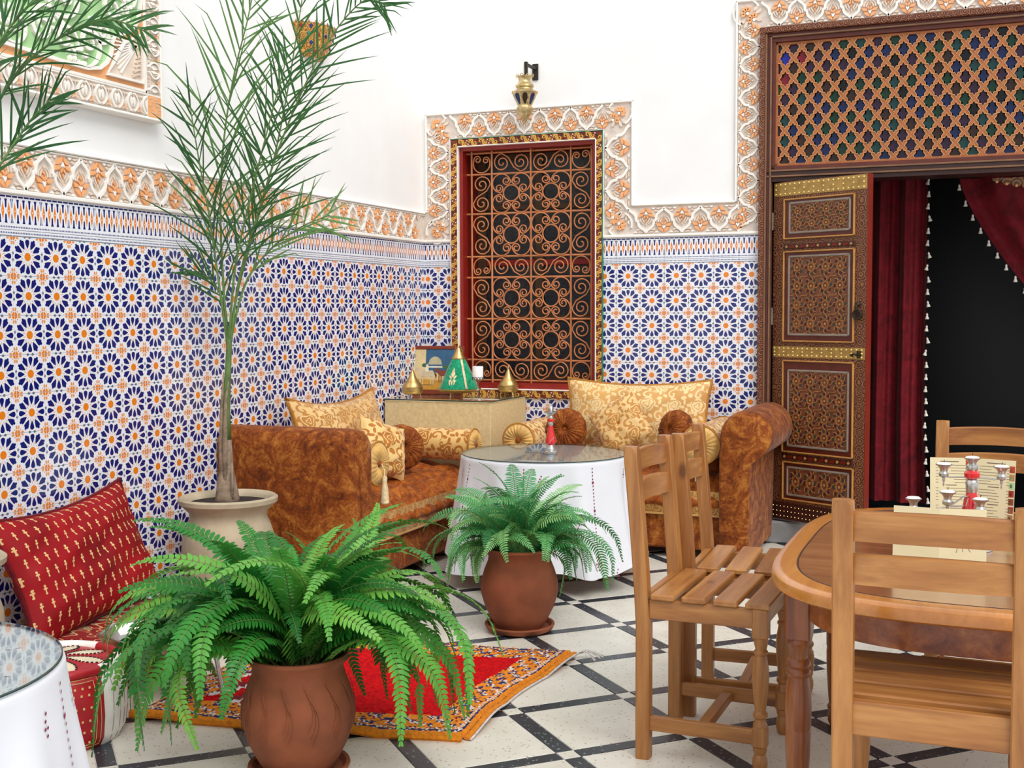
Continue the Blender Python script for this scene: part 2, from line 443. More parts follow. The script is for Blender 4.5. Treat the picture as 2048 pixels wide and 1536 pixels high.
M['paper'] = plain('cream_card', '#e2d6ae', .7, var=.03, scale=6)
M['ink'] = plain('printed_ink', '#6a5848', .8, var=0)
M['ink_red'] = plain('printed_red', '#b04028', .8, var=.2)
M['ink_gold'] = plain('printed_ochre', '#b98a50', .8, var=.2)
M['burlap'] = plain('gold_console_fabric', '#dcc492', .8, var=.06, scale=60, bump=.2)
M['trunk'] = plain('palm_trunk', '#8f7a66', .9, var=.2, scale=25, bump=.4)
M['trunk_green'] = plain('palm_stem', '#5d7a3e', .6, var=.15, scale=15)
def leafmat(name, dark, mid, light, rough=.4):
    t = NT(name); oi = t.n('ShaderNodeObjectInfo').outputs['Random']
    nz = t.noise(t.obj(), 14.0, 2.0)
    g = t.m('ADD', t.m('MULTIPLY', oi, .7), t.m('MULTIPLY', nz, .3))
    c = t.ramp(g, [(.15, dark), (.55, mid), (.95, light)])
    t.set(col=c, rough=rough, spec=.4)
    tl = t.n('ShaderNodeBsdfTranslucent', {'Color': c}).outputs[0]
    mx = t.n('ShaderNodeMixShader', {0: .28, 1: t.b.outputs[0], 2: tl})
    t.t.links.new(mx.outputs[0], t.t.nodes['Material Output'].inputs['Surface'])
    return t.mat
M['fern'] = leafmat('fern_leaf', '#1e6626', '#40963a', '#90ca54')
M['fern_mid'] = leafmat('fern_leaf_blue_green', '#3a8a50', '#5cb066', '#a6d486')
M['palm'] = leafmat('palm_leaf', '#2f5e30', '#4c7e42', '#7ba060', .35)
M['fern_stem'] = plain('fern_stem', '#6b7a3a', .6, var=.1)
def redmotif(name):
    t = NT(name); v = t.pat(); sp = t.n('ShaderNodeSeparateXYZ', {0: v})
    px, py = .050, .056
    row = t.m('FLOOR', t.m('DIVIDE', sp.outputs[1], py))
    xs = t.m('ADD', t.m('DIVIDE', sp.outputs[0], px), t.m('MULTIPLY', row, .33))
    fx = t.m('MULTIPLY', t.m('SUBTRACT', t.m('FRACT', xs), .5), px)
    fy = t.m('MULTIPLY', t.m('SUBTRACT', t.m('FRACT', t.m('DIVIDE', sp.outputs[1], py)), .5), py)
    ax = t.m('ABSOLUTE', fx); ay = t.m('ABSOLUTE', fy)
    bar = t.m('MULTIPLY', t.m('LESS_THAN', ax, .0024), t.m('LESS_THAN', ay, .017))
    def dot(x, y, r):
        d = t.m('ADD', t.m('POWER', t.m('SUBTRACT', ax, x), 2.0), t.m('POWER', t.m('SUBTRACT', fy, y), 2.0))
        return t.m('LESS_THAN', d, r*r)
    k = t.m('MAXIMUM', bar, t.m('MAXIMUM', dot(0, .013, .0048), t.m('MAXIMUM', dot(.0045, .003, .0034), dot(0, -.014, .0042))))
    base = t.ramp(t.noise(t.obj(), 5.0, 3.0), [(.3, '#76080f'), (.7, '#a4101a')])
    return t.set(col=t.mix(k, base, lin('#d8b47c')), rough=.6, spec=.2)
M['redmotif'] = redmotif('red_silk_gold_motifs')
def redcarpet(name):
    t = NT(name); v = t.pat(); sp = t.n('ShaderNodeSeparateXYZ', {0: v})
    wob = t.noise(v, 24.0, 2.0)
    band = t.m('FRACT', t.m('DIVIDE', sp.outputs[1], .16))
    yy = t.m('SUBTRACT', band, .5)
    wavy = t.m('ABSOLUTE', t.m('SUBTRACT', t.m('ABSOLUTE', yy), t.m('MULTIPLY_ADD', t.m('SINE', t.m('MULTIPLY', sp.outputs[0], 95.0)), .09, .17)))
    l1 = t.m('LESS_THAN', wavy, .022)
    fl_ = t.n('ShaderNodeTexVoronoi', {'Vector': v, 'Scale': 26.0, 'Randomness': .9}, voronoi_dimensions='2D').outputs['Distance']
    l2 = t.m('MULTIPLY', t.m('LESS_THAN', t.m('ABSOLUTE', t.m('SUBTRACT', fl_, t.m('MULTIPLY_ADD', wob, .3, .18))), .045), t.m('GREATER_THAN', t.noise(v, 9.0, 1.0), .44))
    leafy = t.m('MULTIPLY', t.m('LESS_THAN', fl_, .22), t.m('LESS_THAN', t.m('ABSOLUTE', yy), .2))
    c = t.mix(leafy, lin('#860e14'), lin('#7f8a70')); c = t.mix(t.m('MAXIMUM', l1, l2), c, lin('#d2a468'))
    return t.set(col=c, rough=.75)
M['redcarpet'] = redcarpet('red_patterned_seat_cloth')
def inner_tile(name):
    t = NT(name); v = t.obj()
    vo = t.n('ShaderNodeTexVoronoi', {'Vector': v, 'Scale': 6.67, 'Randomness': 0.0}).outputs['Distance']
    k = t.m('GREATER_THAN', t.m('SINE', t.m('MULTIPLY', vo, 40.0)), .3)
    return t.set(col=t.mix(k, lin('#0c1217'), lin('#17191e')), rough=.35)  # the room's shade is put into these near-black tile colours
M['inner'] = inner_tile('shade_toned_room_tile')
M['sconce'] = carved('painted_sconce', '#a2582c', '#c8943c', '#d8ae58', 30.0, .1)
M['pelmet'] = carved('painted_pelmet', '#7c4a26', '#3c6a66', '#b9743c', 16.0, .3)
# ================================================================== SETTING
# ---- floor
mb = MB(); mb.box(-.4, -9, -.2, 7, .3, -.004); floor = struct(mb.build('floor', M['grout']))
P_ = .4368; W_ = .0585; J_ = .0015
k2 = math.sqrt(.5)
FX, FY = .7308, -2.1273
def slab(a, b, m, name):
    q = MB(); q.box(-a/2+J_, -b/2+J_, -.02, a/2-J_, b/2-J_, 0, 0, .0012); return q.mesh(name, m)
tile_me = slab(P_-W_, P_-W_, M['terrazzo'], 'floor_tile')
strip_me = slab(P_-W_, W_, M['terrazzo_dark'], 'floor_strip')
square_me = slab(W_, W_, M['terrazzo'], 'floor_square')
def fl(a, b): return FX+P_*k2*(a+b), FY+P_*k2*(a-b)
RZ = Matrix.Rotation(PI/4, 4, 'Z')
def infloor(x, y, m=.3): return -m*.3 < x < 5.0 and -5.1 < y < m*.3 + (.05)
for a in range(-14, 20):
    for b in range(-12, 20):
        for da, db, me, rot, nm in ((0, 0, square_me, 0, 'floor_square'), (.5, 0, strip_me, 0, 'floor_strip'), (0, .5, strip_me, PI/2, 'floor_strip'), (.5, .5, tile_me, 0, 'floor_tile')):
            x, y = fl(a+da, b+db)
            lim = .28 if nm == 'floor_tile' else (.16 if nm == 'floor_strip' else .03)
            if -lim < x < 4.75 and -4.95 < y < lim:
                # the a-axis runs along (+,+); b-axis along (+,-)
                put(nm, me, floor, T((x, y, R.uniform(-.0006, .0004))) @ Matrix.Rotation(PI/4 - rot, 4, 'Z'))
# ---- left wall
mb = MB(); mb.box(-.35, -9, 0, 0, .35, 5.2); wall_left = struct(mb.build('wall_left', M['plaster']))
# ---- back wall with window and door openings
WX0, WX1, WZ0, WZ1 = .252, 1.183, .868, 2.415
DX0, DX1, DZ1 = 2.225, 4.62, 2.94
mb = MB()
YB = .34
mb.box(-.35, 0, 0, WX0, YB, 5.2); mb.box(WX1, 0, 0, DX0, YB, 5.2)
mb.box(WX0, 0, 0, WX1, YB, WZ0); mb.box(WX0, 0, WZ1, WX1, YB, 5.2)
mb.box(DX0, 0, DZ1, DX1, YB, 5.2); mb.box(DX1, 0, 0, 7, YB, 5.2)
wall_back = struct(mb.build('wall_back', M['plaster']))

# ---- star tile
TS = .15
def star_tile(clip=None):
    q = MB(); g = TS/2-.0007
    q.box(-g, -g, 0, g, g, .005, 0, .001)
    h = .0053; s_ = TS
    def pol(pts, mi): q.flat([(x*s_, y*s_) for x, y in pts], h, mi)
    pol([(.108*cos(a), .108*sin(a)) for a in [2*PI*i/24 for i in range(24)]], 2)
    for k in range(12):
        a = k*PI/6
        def rp(r, t): return (r*cos(a)-t*sin(a), r*sin(a)+t*cos(a))
        if k % 3 == 0:
            prof = [(.205, 0), (.235, .020), (.295, .048), (.355, .069), (.402, .070), (.434, .044), (.445, 0)]
        else:
            prof = [(.205, 0), (.235, .022), (.30, .055), (.385, .083), (.43, .078), (.435, .046), (.485, .024), (.49, 0)]
            if k % 3 == 2: pass
        up = [rp(r, t) for r, t in prof]; dn = [rp(r, -t) for r, t in prof[::-1] if t > 0]
        pol(up+dn, 1)
        a2 = a+PI/12
        pol([(.135*cos(a2), .135*sin(a2)), (.20*cos(a2-.05), .20*sin(a2-.05)), (.255*cos(a2), .255*sin(a2)), (.20*cos(a2+.05), .20*sin(a2+.05))], 3)
    for sx in (-1, 1):
        for sy in (-1, 1):
            C_ = lambda x, y: (sx*(.5-x), sy*(.5-y))
            pol([C_(.008, .008), C_(.086, .008), C_(.094, .045), C_(.064, .064), C_(.045, .094), C_(.008, .086)], 2)
            pol([C_(.112, .008), C_(.17, .008), C_(.215, .03), C_(.185, .066), C_(.125, .062)], 3)
            pol([C_(.008, .112), C_(.008, .17), C_(.03, .215), C_(.066, .185), C_(.062, .125)], 3)
            pol([C_(.088, .078), C_(.115, .085), C_(.110, .110), C_(.085, .115), C_(.078, .088)], 2)
        pol([(sx*.495, .03), (sx*.495, .135), (sx*.462, .085)], 4); pol([(sx*.495, -.03), (sx*.495, -.135), (sx*.462, -.085)], 4)
        pol([(.03, sx*.495), (.135, sx*.495), (.085, sx*.462)], 4); pol([(-.03, sx*.495), (-.135, sx*.495), (-.085, sx*.462)], 4)
    me = q.mesh('wall_tile', [M['glaze'], M['navy'], M['orange'], M['salmon'], M['slate']])
    if clip:
        bm = bmesh.new(); bm.from_mesh(me)
        for co, no in clip: bmesh.ops.bisect_plane(bm, geom=bm.verts[:]+bm.edges[:]+bm.faces[:], plane_co=co, plane_no=no, clear_outer=True)
        bm.to_mesh(me); bm.free()
    return me
BTH = .158
def band_tile(clip=None):
    q = MB(); g = TS/2-.0007
    q.box(-g, 0.0007, 0, g, BTH, .006, 0, .001)
    h = .0063
    for i in range(5):
        u = (i+.5)/5-.5
        q.flat([((u+x*.2)*TS, y*BTH) for x, y in [(0, .38), (.13, .50), (.24, .60), (.13, .70), (0, .82), (-.13, .70), (-.24, .60), (-.13, .50)]], h, 2)
        q.flat([((u+x*.2)*TS, y*BTH) for x, y in [(0, .575), (.09, .60), (0, .625), (-.09, .60)]], h+.0002, 0)
        q.flat([((u-.085)*TS, .925*BTH), ((u+.085)*TS, .925*BTH), ((u+.085)*TS, .965*BTH), ((u-.085)*TS, .965*BTH)], h, 1)
    for i in range(6):
        u = i/5-.5
        def cl(x): return max(-.488, min(.488, u+x*.2))
        q.flat([(cl(x)*TS, y*BTH) for x, y in [(-.24, .885), (.24, .885), (.15, .82), (.13, .70), (0, .655), (-.13, .70), (-.15, .82)]], h, 1)
        q.flat([(cl(x)*TS, y*BTH) for x, y in [(-.24, .315), (-.15, .38), (-.13, .50), (0, .545), (.13, .50), (.15, .38), (.24, .315)]], h, 1)
    for r_ in (.225, .085):
        for i in range(18):
            u = (i+.5)/18-.5
            q.flat([((u-.018)*TS, (r_-.018)*BTH), ((u+.018)*TS, (r_-.018)*BTH), ((u+.012)*TS, (r_+.018)*BTH), ((u-.012)*TS, (r_+.018)*BTH)], h, 1)
    for y in (.155, .018): q.flat([(-.49*TS, (y-.006)*BTH), (.49*TS, (y-.006)*BTH), (.49*TS, (y+.006)*BTH), (-.49*TS, (y+.006)*BTH)], h, 3)
    me = q.mesh('border_tile', [M['glaze'], M['navy'], M['orange'], M['slate']])
    if clip:
        bm = bmesh.new(); bm.from_mesh(me)
        for co, no in clip: bmesh.ops.bisect_plane(bm, geom=bm.verts[:]+bm.edges[:]+bm.faces[:], plane_co=co, plane_no=no, clear_outer=True)
        bm.to_mesh(me); bm.free()
    return me
st = star_tile(); bt = band_tile()
ZT = 1.5749; Y0 = -3.4731; X0 = 1.3825
for k in range(-4, 24):
    y = Y0+k*TS
    me, mb_ = st, bt
    if k == 23:
        me = star_tile([((-.003-y, 0, 0), (1, 0, 0))]); mb_ = band_tile([((-.003-y, 0, 0), (1, 0, 0))])
    for j in range(11):
        if k < -3 and j == 0: pass
        if k == -4 and j > 2: continue
        put('wall_tile', me, wall_left, T((0, y, ZT-j*TS)) @ ML)
    put('border_tile', mb_, wall_left, T((0, y, ZT+TS/2)) @ ML)
for i in range(-9, 6):
    x = X0+i*TS
    for j in range(11):
        z = ZT-j*TS; clip = []
        lo, hi = x-TS/2, x+TS/2
        if lo < .005: clip.append(((.006-x, 0, 0), (-1, 0, 0)))
        if hi > 2.20: clip.append(((2.195-x, 0, 0), (1, 0, 0)))
        if z+TS/2 > WZ0-.03 and hi > .24 and lo < 1.20:
            if z-TS/2 < WZ0-.04 and z+TS/2 > WZ0-.03: clip.append(((0, .84-z, 0), (0, 1, 0)))
            elif lo < .23: clip.append(((.235-x, 0, 0), (1, 0, 0)))
            elif hi > 1.205: clip.append(((1.20-x, 0, 0), (-1, 0, 0)))
            else: continue
        put('wall_tile', star_tile(clip) if clip else st, wall_back, T((x, 0, z)) @ MK)
    lo, hi = x-TS/2, x+TS/2; clip = []
    if lo < .005: clip.append(((.006-x, 0, 0), (-1, 0, 0)))
    if hi > 2.20: clip.append(((2.195-x, 0, 0), (1, 0, 0)))
    if hi > .24 and lo < 1.20:
        if lo < .23: clip.append(((.235-x, 0, 0), (1, 0, 0)))
        elif hi > 1.205: clip.append(((1.20-x, 0, 0), (-1, 0, 0)))
        else: continue
    put('border_tile', band_tile(clip) if clip else bt, wall_back, T((x, 0, ZT+TS/2)) @ MK)

# ---- carved stucco frieze : repeated carved unit, local u along the band, v across (inner -> outer)
FH = .155
def bez(P, n=10):
    out = []
    for i in range(n+1):
        t = i/n; a = [Vector((p[0], p[1], 0)) for p in P]
        while len(a) > 1: a = [a[k]*(1-t)+a[k+1]*t for k in range(len(a)-1)]
        out.append((a[0].x, a[0].y))
    return out
def frieze_unit(L=.2):
    q = MB(); f = L/.2; hv = FH/2
    half = bez([(.1, .076), (.094, .050), (.052, .050), (.056, .004)], 7)+bez([(.044, -.004), (.048, -.050), (.006, -.050), (0, -.076)], 7)
    for sx in (1, -1):
        q.strip([(sx*x*f, y) for x, y in half], .0135, 0, .012, 0)
    q.prism([(sx*0.056*f+d*f, e) for sx, d, e in [(1, -.012, 0), (1, 0, .012), (1, .004, 0), (1, 0, -.012)]], 0, .013, 0)
    q.prism([(-.056*f+d*f, e) for d, e in [(-.004, 0), (0, .012), (.012, 0), (0, -.012)]], 0, .013, 0)
    def palm(cx, cy, sg):
        def P(pts, mi, h=.011, ins=.05):
            for sx in (1, -1): q.prism([(cx+sx*p[0]*f, cy+sg*p[1]) for p in pts], 0, h, mi, inset=ins)
        def S(pts, mi, h=.011): q.prism([(cx+x*f, cy+sg*y) for x, y in pts], 0, h, mi, inset=.08)
        P([(.0035, .050), (.012, .042), (.021, .038), (.030, .028), (.034, .016), (.022, .018), (.014, .020), (.0075, .026), (.0035, .034)], 1, .012)
        P([(.0165, .014), (.036, .012), (.040, .003), (.046, -.008), (.032, -.006), (.016, .000), (.012, .008)], 1, .012)
        S([(0, .031), (.0055, .022), (.010, .012), (.006, .004), (0, .012), (-.006, .004), (-.010, .012), (-.0055, .022)], 0)
        P([(.0015, .006), (.009, -.001), (.015, -.008), (.011, -.018), (.005, -.014), (.0015, -.006)], 1)
        S([(0, -.016), (.006, -.024), (0, -.036), (-.006, -.024)], 1)
        S([(0, -.040), (.0035, -.050), (0, -.062), (-.0035, -.050)], 2, .009)
        P([(.017, -.010), (.024, -.012), (.020, -.030), (.009, -.044), (.006, -.038), (.013, -.024)], 2, .009)
        P([(.028, -.012), (.037, -.014), (.036, -.028), (.026, -.040), (.013, -.052), (.012, -.046), (.024, -.032)], 2, .009)
    palm(0, .026, 1)
    for c in (f*.1, -f*.1):
        pass
    palm(.1*f, -.026, -1)
    for cx, sg in ((0, -1), (.1, 1)):
        for sx in (1, -1):
            for a, b in (((.030, .074), (.044, .058)), ((.018, .062), (.032, .050))):
                pass
            q.prism([((cx+sx*x)*f, sg*y) for x, y in [(.012, .076), (.040, .076), (.046, .070), (.036, .065), (.020, .068)]], 0, .009, 2, inset=.05)
            q.prism([((cx+sx*x)*f, sg*y) for x, y in [(.018, .063), (.034, .060), (.048, .064), (.054, .056), (.046, .050), (.036, .050), (.026, .056)]], 0, .009, 2, inset=.05)
            q.prism([((cx+sx*x)*f, sg*y) for x, y in [(.048, .076), (.072, .076), (.062, .066), (.054, .067)]], 0, .009, 0, inset=.05)
    return q.mesh('frieze_motif', [M['stucco_white'], M['stucco_orange'], M['stucco_beige']])
fu = frieze_unit()
def frieze_base(q, u0, u1, v0, v1, along='u'):
    """ground slab with raised edge mouldings, on local wall plane"""
    q.box(u0, v0, 0, u1, v1, .004, 1)
def edge(q, u0, v0, u1, v1, h=.018): q.box(u0, v0, 0, u1, v1, h, 0, .004)
# left wall
q = MB(); frieze_base(q, -4.3, 0, 1.81, 2.0)
edge(q, -4.3, 1.808, -.001, 1.826, .020); edge(q, -4.3, 1.983, -.001, 1.991, .016); edge(q, -4.3, 1.993, -.001, 2.003, .022)
tr1 = struct(q.build('trim_1', [M['stucco_white'], M['stucco_ground']], None, None, ML))
k = 0
y = -3.483-.2025*3
while y < -.06:
    put('frieze_motif', fu, tr1, T((y, 1.9045, .004))); y += .2025
# window surround (vertical left, top, vertical right), run to the door and up around it
q = MB()
Zt = 2.62; XL0, XL1 = .034, .2; XR0, XR1 = 1.222, 1.402
FB, FT = 1.81, 1.995
DL0, DL1 = 2.042, 2.178; DT0, DT1 = 2.985, 3.145
for a in [(XL0, FB, XL1, Zt), (XL1, 2.462, XR0, Zt), (XR0, FB, XR1, Zt), (XR1, FB, DL0, FT), (DL0, FB, DL1, DT1), (DL1, DT0, 4.85, DT1)]:
    q.box(a[0], a[1], 0, a[2], a[3], .004, 1)
e = .012
for a in [(.0, FB, XL0, FT+.02), ]:
    q.box(a[0], a[1], 0, a[2], a[3], .004, 1)
edge(q, .0, FB-.002, XL1, FB+.015, .02); edge(q, XL0-.012, FT+.02, XL0, Zt+.012); edge(q, 0, FT+.008, XL0, FT+.02)
edge(q, XL0-.012, Zt, XR1+.012, Zt+.012); edge(q, XR1, FT, XR1+.012, Zt+.012); edge(q, XR1, FT, DL0, FT+.012)
edge(q, DL0-.012, FT, DL0, DT1+.012); edge(q, DL0-.012, DT1, 4.85, DT1+.012); edge(q, XR0, FB-.002, DL1, FB+.015, .02)
edge(q, XL1-.006, FB, XL1+.004, 2.462); edge(q, XL1, 2.456, XR0, 2.466); edge(q, XR0-.004, FB, XR0+.006, 2.466)
tr2 = struct(q.build('trim_2', [M['stucco_white'], M['stucco_ground']], None, None, MK))
RV = lambda ang: Matrix.Rotation(ang, 4, 'Z')
def runs(u0, v0, u1, v1, ang, n, parent, vs=1.0):
    for i in range(n):
        t = (i+.5)/n
        L = math.hypot(u1-u0, v1-v0)/n
        put('frieze_motif', fu, parent, T((u0+(u1-u0)*t, v0+(v1-v0)*t, .004)) @ RV(ang) @ Matrix.Diagonal((L/.2, vs, 1, 1)))
cxl = (XL0+XL1)/2+.003; cxr = (XR0+XR1)/2+.002
runs(cxl-.002, FB+.11, cxl-.002, 2.475, PI/2, 3, tr2, .95)
runs(.20, (2.466+Zt)/2, 1.22, (2.466+Zt)/2, 0, 5, tr2, .95)
runs(cxr, 2.48, cxr, FT-.02, -PI/2, 2, tr2, 1.02)
runs(1.385, (FB+FT)/2+.006, 2.05, (FB+FT)/2+.006, 0, 3, tr2, .98)
runs(2.11, FB+.02, 2.11, 2.98, PI/2, 6, tr2, .80)
runs(2.18, 3.066, 4.78, 3.066, 0, 13, tr2, .95)
# corner rosettes
def corner_motif():
    """pair of palmettes fanned towards the outer corner (+u, +v)"""
    q = MB()
    def petal(an, r0, r1, wd, mi, cx=0.0, cy=0.0, h=.011):
        pt = [(r0, 0), (r0+(r1-r0)*.35, wd), (r0+(r1-r0)*.75, wd*.9), (r1, 0), (r0+(r1-r0)*.75, -wd*.9), (r0+(r1-r0)*.35, -wd)]
        q.prism([(cx+x*cos(an)-y*sin(an), cy+x*sin(an)+y*cos(an)) for x, y in pt], 0, h, mi, inset=.06)
    for cx, cy in ((.012, .012), (-.026, -.026)):
        for d, r1, wd in ((-1.15, .040, .010), (-.58, .044, .011), (0, .048, .011), (.58, .044, .011), (1.15, .040, .010)):
            petal(PI/4+d, .010, r1, wd, 1, cx, cy, .012)
        q.prism([(cx+.009*cos(i*PI/4), cy+.009*sin(i*PI/4)) for i in range(8)], 0, .013, 0)
    for an in (2.3, 2.75, -.75, -1.2, PI+.45, PI+1.1): petal(an, .030, .078, .010, 2, 0, 0, .009)
    for sg in (1, -1):
        arc = [(.018+.075*cos(PI/4+sg*(.5+i*.16)), .018+.075*sin(PI/4+sg*(.5+i*.16))) for i in range(10)]
        q.strip(arc, .010, 0, .012, 0)
    return q.mesh('corner_motif', [M['stucco_white'], M['stucco_orange'], M['stucco_beige']])
cm = corner_motif()
for x, z, an in ((cxl, 2.545, PI/2), (cxr, 2.545, 0), (cxr, 1.905, -PI/2), (2.11, 3.066, PI/2), (cxl, 1.895, PI)):
    put('corner_motif', cm, tr2, T((x, z, .004)) @ RV(an))

# ---- window
win = struct(thing('window_1', None, None))
q = MB()
# reveal boxes
q.box(WX0, 0, WZ0, WX0+.03, YB, WZ1, 0); q.box(WX1-.03, 0, WZ0, WX1, YB, WZ1, 0)
q.box(WX0+.03, 0, WZ1-.03, WX1-.03, YB, WZ1, 0); q.box(WX0+.03, 0, WZ0, WX1-.03, YB, WZ0+.04, 0)
q.build('reveal', M['winred'], win)
q = MB()
FO = (.206, .819, 1.221, 2.459)
for a in [(FO[0], FO[1], .256, FO[3]), (1.181, FO[1], FO[2], FO[3]), (.256, 2.412, 1.181, FO[3]), (.256, FO[1], 1.181, .868)]:
    q.box(a[0], a[1], 0, a[2], a[3], .022, 0, .003)
q.build('frame', M['winred_dark'], win, None, MK)
q = MB()
for a in [(.253, .866, .259, 2.415), (1.178, .866, 1.184, 2.415), (.253, 2.409, 1.184, 2.415), (.253, .866, 1.184, .873)]:
    q.box(a[0], a[1], .0, a[2], a[3], .03, 0, .001)
for a in [(.203, .816, .207, 2.462), ]:
    q.box(a[0], a[1], .0, a[2], a[3], .026, 0, .001)
q.build('inner_bead', M['stucco_white'], win, None, MK)
q = MB(); q.box(1.221, .816, 0, 1.226, 2.462, .026); q.box(.206, 2.459, 0, 1.226, 2.463, .026); q.build('edge_strip', M['wingreen'], win, None, MK)
def spiral(cx, cy, r0, turns, a0, sgn=1, n=18, rmin=.12):
    return [(cx+(r0*(1-(1-rmin)*i/n))*cos(a0+sgn*turns*2*PI*i/n), cy+(r0*(1-(1-rmin)*i/n))*sin(a0+sgn*turns*2*PI*i/n)) for i in range(n+1)]
def frame_scroll():
    q = MB()
    p = spiral(-.016, .004, .014, 1.1, 0, 1, 10); q.strip([(.030, -.017), (.016, -.018), (.002, -.016)]+p, [.004, .006, .0085]+[.0085-.003*i/10 for i in range(11)], 0, .003, 0)
    p = spiral(.020, -.002, .011, .9, PI, 1, 9); q.strip([(-.030, .019), (-.012, .020), (.004, .014)]+p, [.004, .006, .0075]+[.0075-.003*i/9 for i in range(10)], 0, .003, 0)
    q.prism([(-.034, -.016), (-.024, -.012), (-.022, -.004), (-.032, -.008)], 0, .003, 1)
    q.prism([(.026, .016), (.036, .014), (.034, .006), (.028, .008)], 0, .003, 2)
    q.prism([(-.016+.004*cos(i), .004+.004*sin(i)) for i in range(6)], 0, .0035, 1)
    return q.mesh('scroll_ornament', [M['wingold'], M['winblack'], M['stucco_beige']])
fs_ = frame_scroll()
def frun(u0, v0, u1, v1, n, ang):
    for i in range(n):
        t = (i+.5)/n
        put('scroll_ornament', fs_, win, MK @ T((u0+(u1-u0)*t, v0+(v1-v0)*t, .0222)) @ RV(ang + (PI if i % 2 else 0)) @ Matrix.Diagonal((math.hypot(u1-u0, v1-v0)/n/.07, 1, 1, 1)))
frun(.231, .83, .231, 2.44, 22, PI/2); frun(1.201, .83, 1.201, 2.44, 22, PI/2)
frun(.256, 2.436, 1.18, 2.436, 13, 0); frun(.256, .844, 1.18, .844, 13, 0)
# casement behind the grille
q = MB()
yc0, yc1 = .22, .27
for a in [(.285, .905, .345, 2.385), (1.09, .905, 1.15, 2.385), (.69, .905, .745, 2.385)]: q.box(a[0], yc0, a[1], a[2], yc1, a[3], 0, .004)
for z in (.905, 1.30, 1.66, 2.02, 2.345): q.box(.345, yc0+.008, z, 1.09, yc1-.008, z+.04, 1 if z in (1.66,) else 0, .004)
q.build('casement', [M['winbrown'], M['winred']], win)
for x0, x1 in ((.345, .69), (.745, 1.09)):
    for z0, z1 in ((.945, 1.30), (1.34, 1.66), (1.70, 2.02), (2.06, 2.345)):
        q = MB(); q.box(x0, .24, z0, x1, .246, z1); q.build('pane', M['darkglass'], win)
# wrought iron grille : bars
GY = .06
VX = [.318, .4583, .7254, .9922, 1.1274]
HZ = [2.375, 2.240, 1.9885, 1.7152, 1.5816, 1.3158, 1.0519, .9212]
for x in VX:
    q = MB(); q.tube([(x, GY, .885), (x, GY, 2.405)], .0065, 6); q.build('vertical_bar', M['iron'], win, 60)
for z in HZ:
    q = MB(); q.tube([(.272, GY+.006, z), (1.165, GY+.006, z)], .0065, 6); q.build('horizontal_bar', M['iron'], win, 60)
def curve_mesh(name, pts, r=.0044):
    q = MB(); q.tube([(x, 0, y) for x, y in pts], r, 5); return q.mesh(name, M['iron'], 60)
CW, CH = .2618, .258
rg = [(.053*cos(2*PI*i/28), .053*sin(2*PI*i/28)) for i in range(28)]
q = MB(); q.tube([(x, 0, y) for x, y in rg], .005, 5, closed=True); ring_me = q.mesh('ring', M['iron'], 60)
def c_scroll():
    # big arc hugging the corner (+,+), both ends curling into spirals next to the centre ring
    cx = cy = .0655; r = .0615
    arc = [(cx+r*cos(a), cy+r*sin(a)) for a in [rad(200-8) - i*(rad(200-8)+rad(102))/22 for i in range(23)]]
    # arc runs from left end, over the top-right corner, to the lower end
    def spin(end, c, sgn):
        a0 = math.atan2(end[1]-c[1], end[0]-c[0]); r0 = math.hypot(end[0]-c[0], end[1]-c[1])
        return spiral(c[0], c[1], r0, 1.35, a0, sgn, 20, .30)
    arc = [(cx+r*cos(a), cy+r*sin(a)) for a in [rad(172)-i*rad(254)/22 for i in range(23)]]
    s1 = spin(arc[0], (.0325, .082), 1); s2 = spin(arc[-1], (.082, .0325), -1)
    return curve_mesh('c_scroll', s1[::-1]+arc[1:-1]+s2)
def s_scroll(L, Wd):
    # S-shaped scroll, long axis vertical
    a = L*.25; r = min(Wd*.5, a)*.95
    top = spiral(0, a, r, 1.75, 0, 1, 30, .14); bot = [(-x, -y) for x, y in top]
    return curve_mesh('s_scroll', top[::-1]+[(r*.55, .0+a*.30), (-r*.55, -a*.30)]+bot)
def corner_scroll():
    arc = [(.058*cos(a), .058*sin(a)) for a in [rad(20)-i*rad(220)/16 for i in range(17)]]
    s1 = spiral(.030, .020, math.hypot(.058*cos(rad(20))-.030, .058*sin(rad(20))-.020), 1.4, 0, 1, 16, .25)
    e = arc[-1]; c2 = (-.028, .026)
    a0 = math.atan2(e[1]-c2[1], e[0]-c2[0]); s2 = spiral(c2[0], c2[1], math.hypot(e[0]-c2[0], e[1]-c2[1]), 1.4, a0, -1, 16, .25)
    return curve_mesh('corner_scroll', s1[::-1]+arc+s2)
cs_me = c_scroll(); ss_v = s_scroll(.25, .128); ss_h = s_scroll(.25, .122); co_me = corner_scroll()
RY = lambda a: Matrix.Rotation(a, 4, 'Y')
cols = [((VX[i]+VX[i+1])/2, VX[i+1]-VX[i]) for i in range(4)]
rows = [((HZ[i]+HZ[i+1])/2, HZ[i]-HZ[i+1]) for i in range(7)]
for ri, (z, hz) in enumerate(rows):
    for ci, (x, wx) in enumerate(cols):
        base = T((x, GY, z)); big_r, big_c = hz > .2, wx > .2
        if big_r and big_c:
            S = Matrix.Diagonal((wx/.2618, 1, hz/.2618, 1))
            put('ring', ring_me, win, base @ S)
            for sx in (1, -1):
                for sz in (1, -1): put('c_scroll', cs_me, win, base @ S @ Matrix.Diagonal((sx, 1, sz, 1)))
        elif big_r: put('s_scroll', ss_v, win, base @ Matrix.Diagonal((1 if (ri+ci) % 2 else -1, 1, hz/.262, 1)))
        elif big_c: put('s_scroll', ss_h, win, base @ RY(PI/2) @ Matrix.Diagonal((1 if ci == 1 else -1, 1, wx/.265, 1)))
        else: put('corner_scroll', co_me, win, base @ Matrix.Diagonal((1 if ci == 0 else -1, 1, 1 if ri == 0 else -1, 1)))

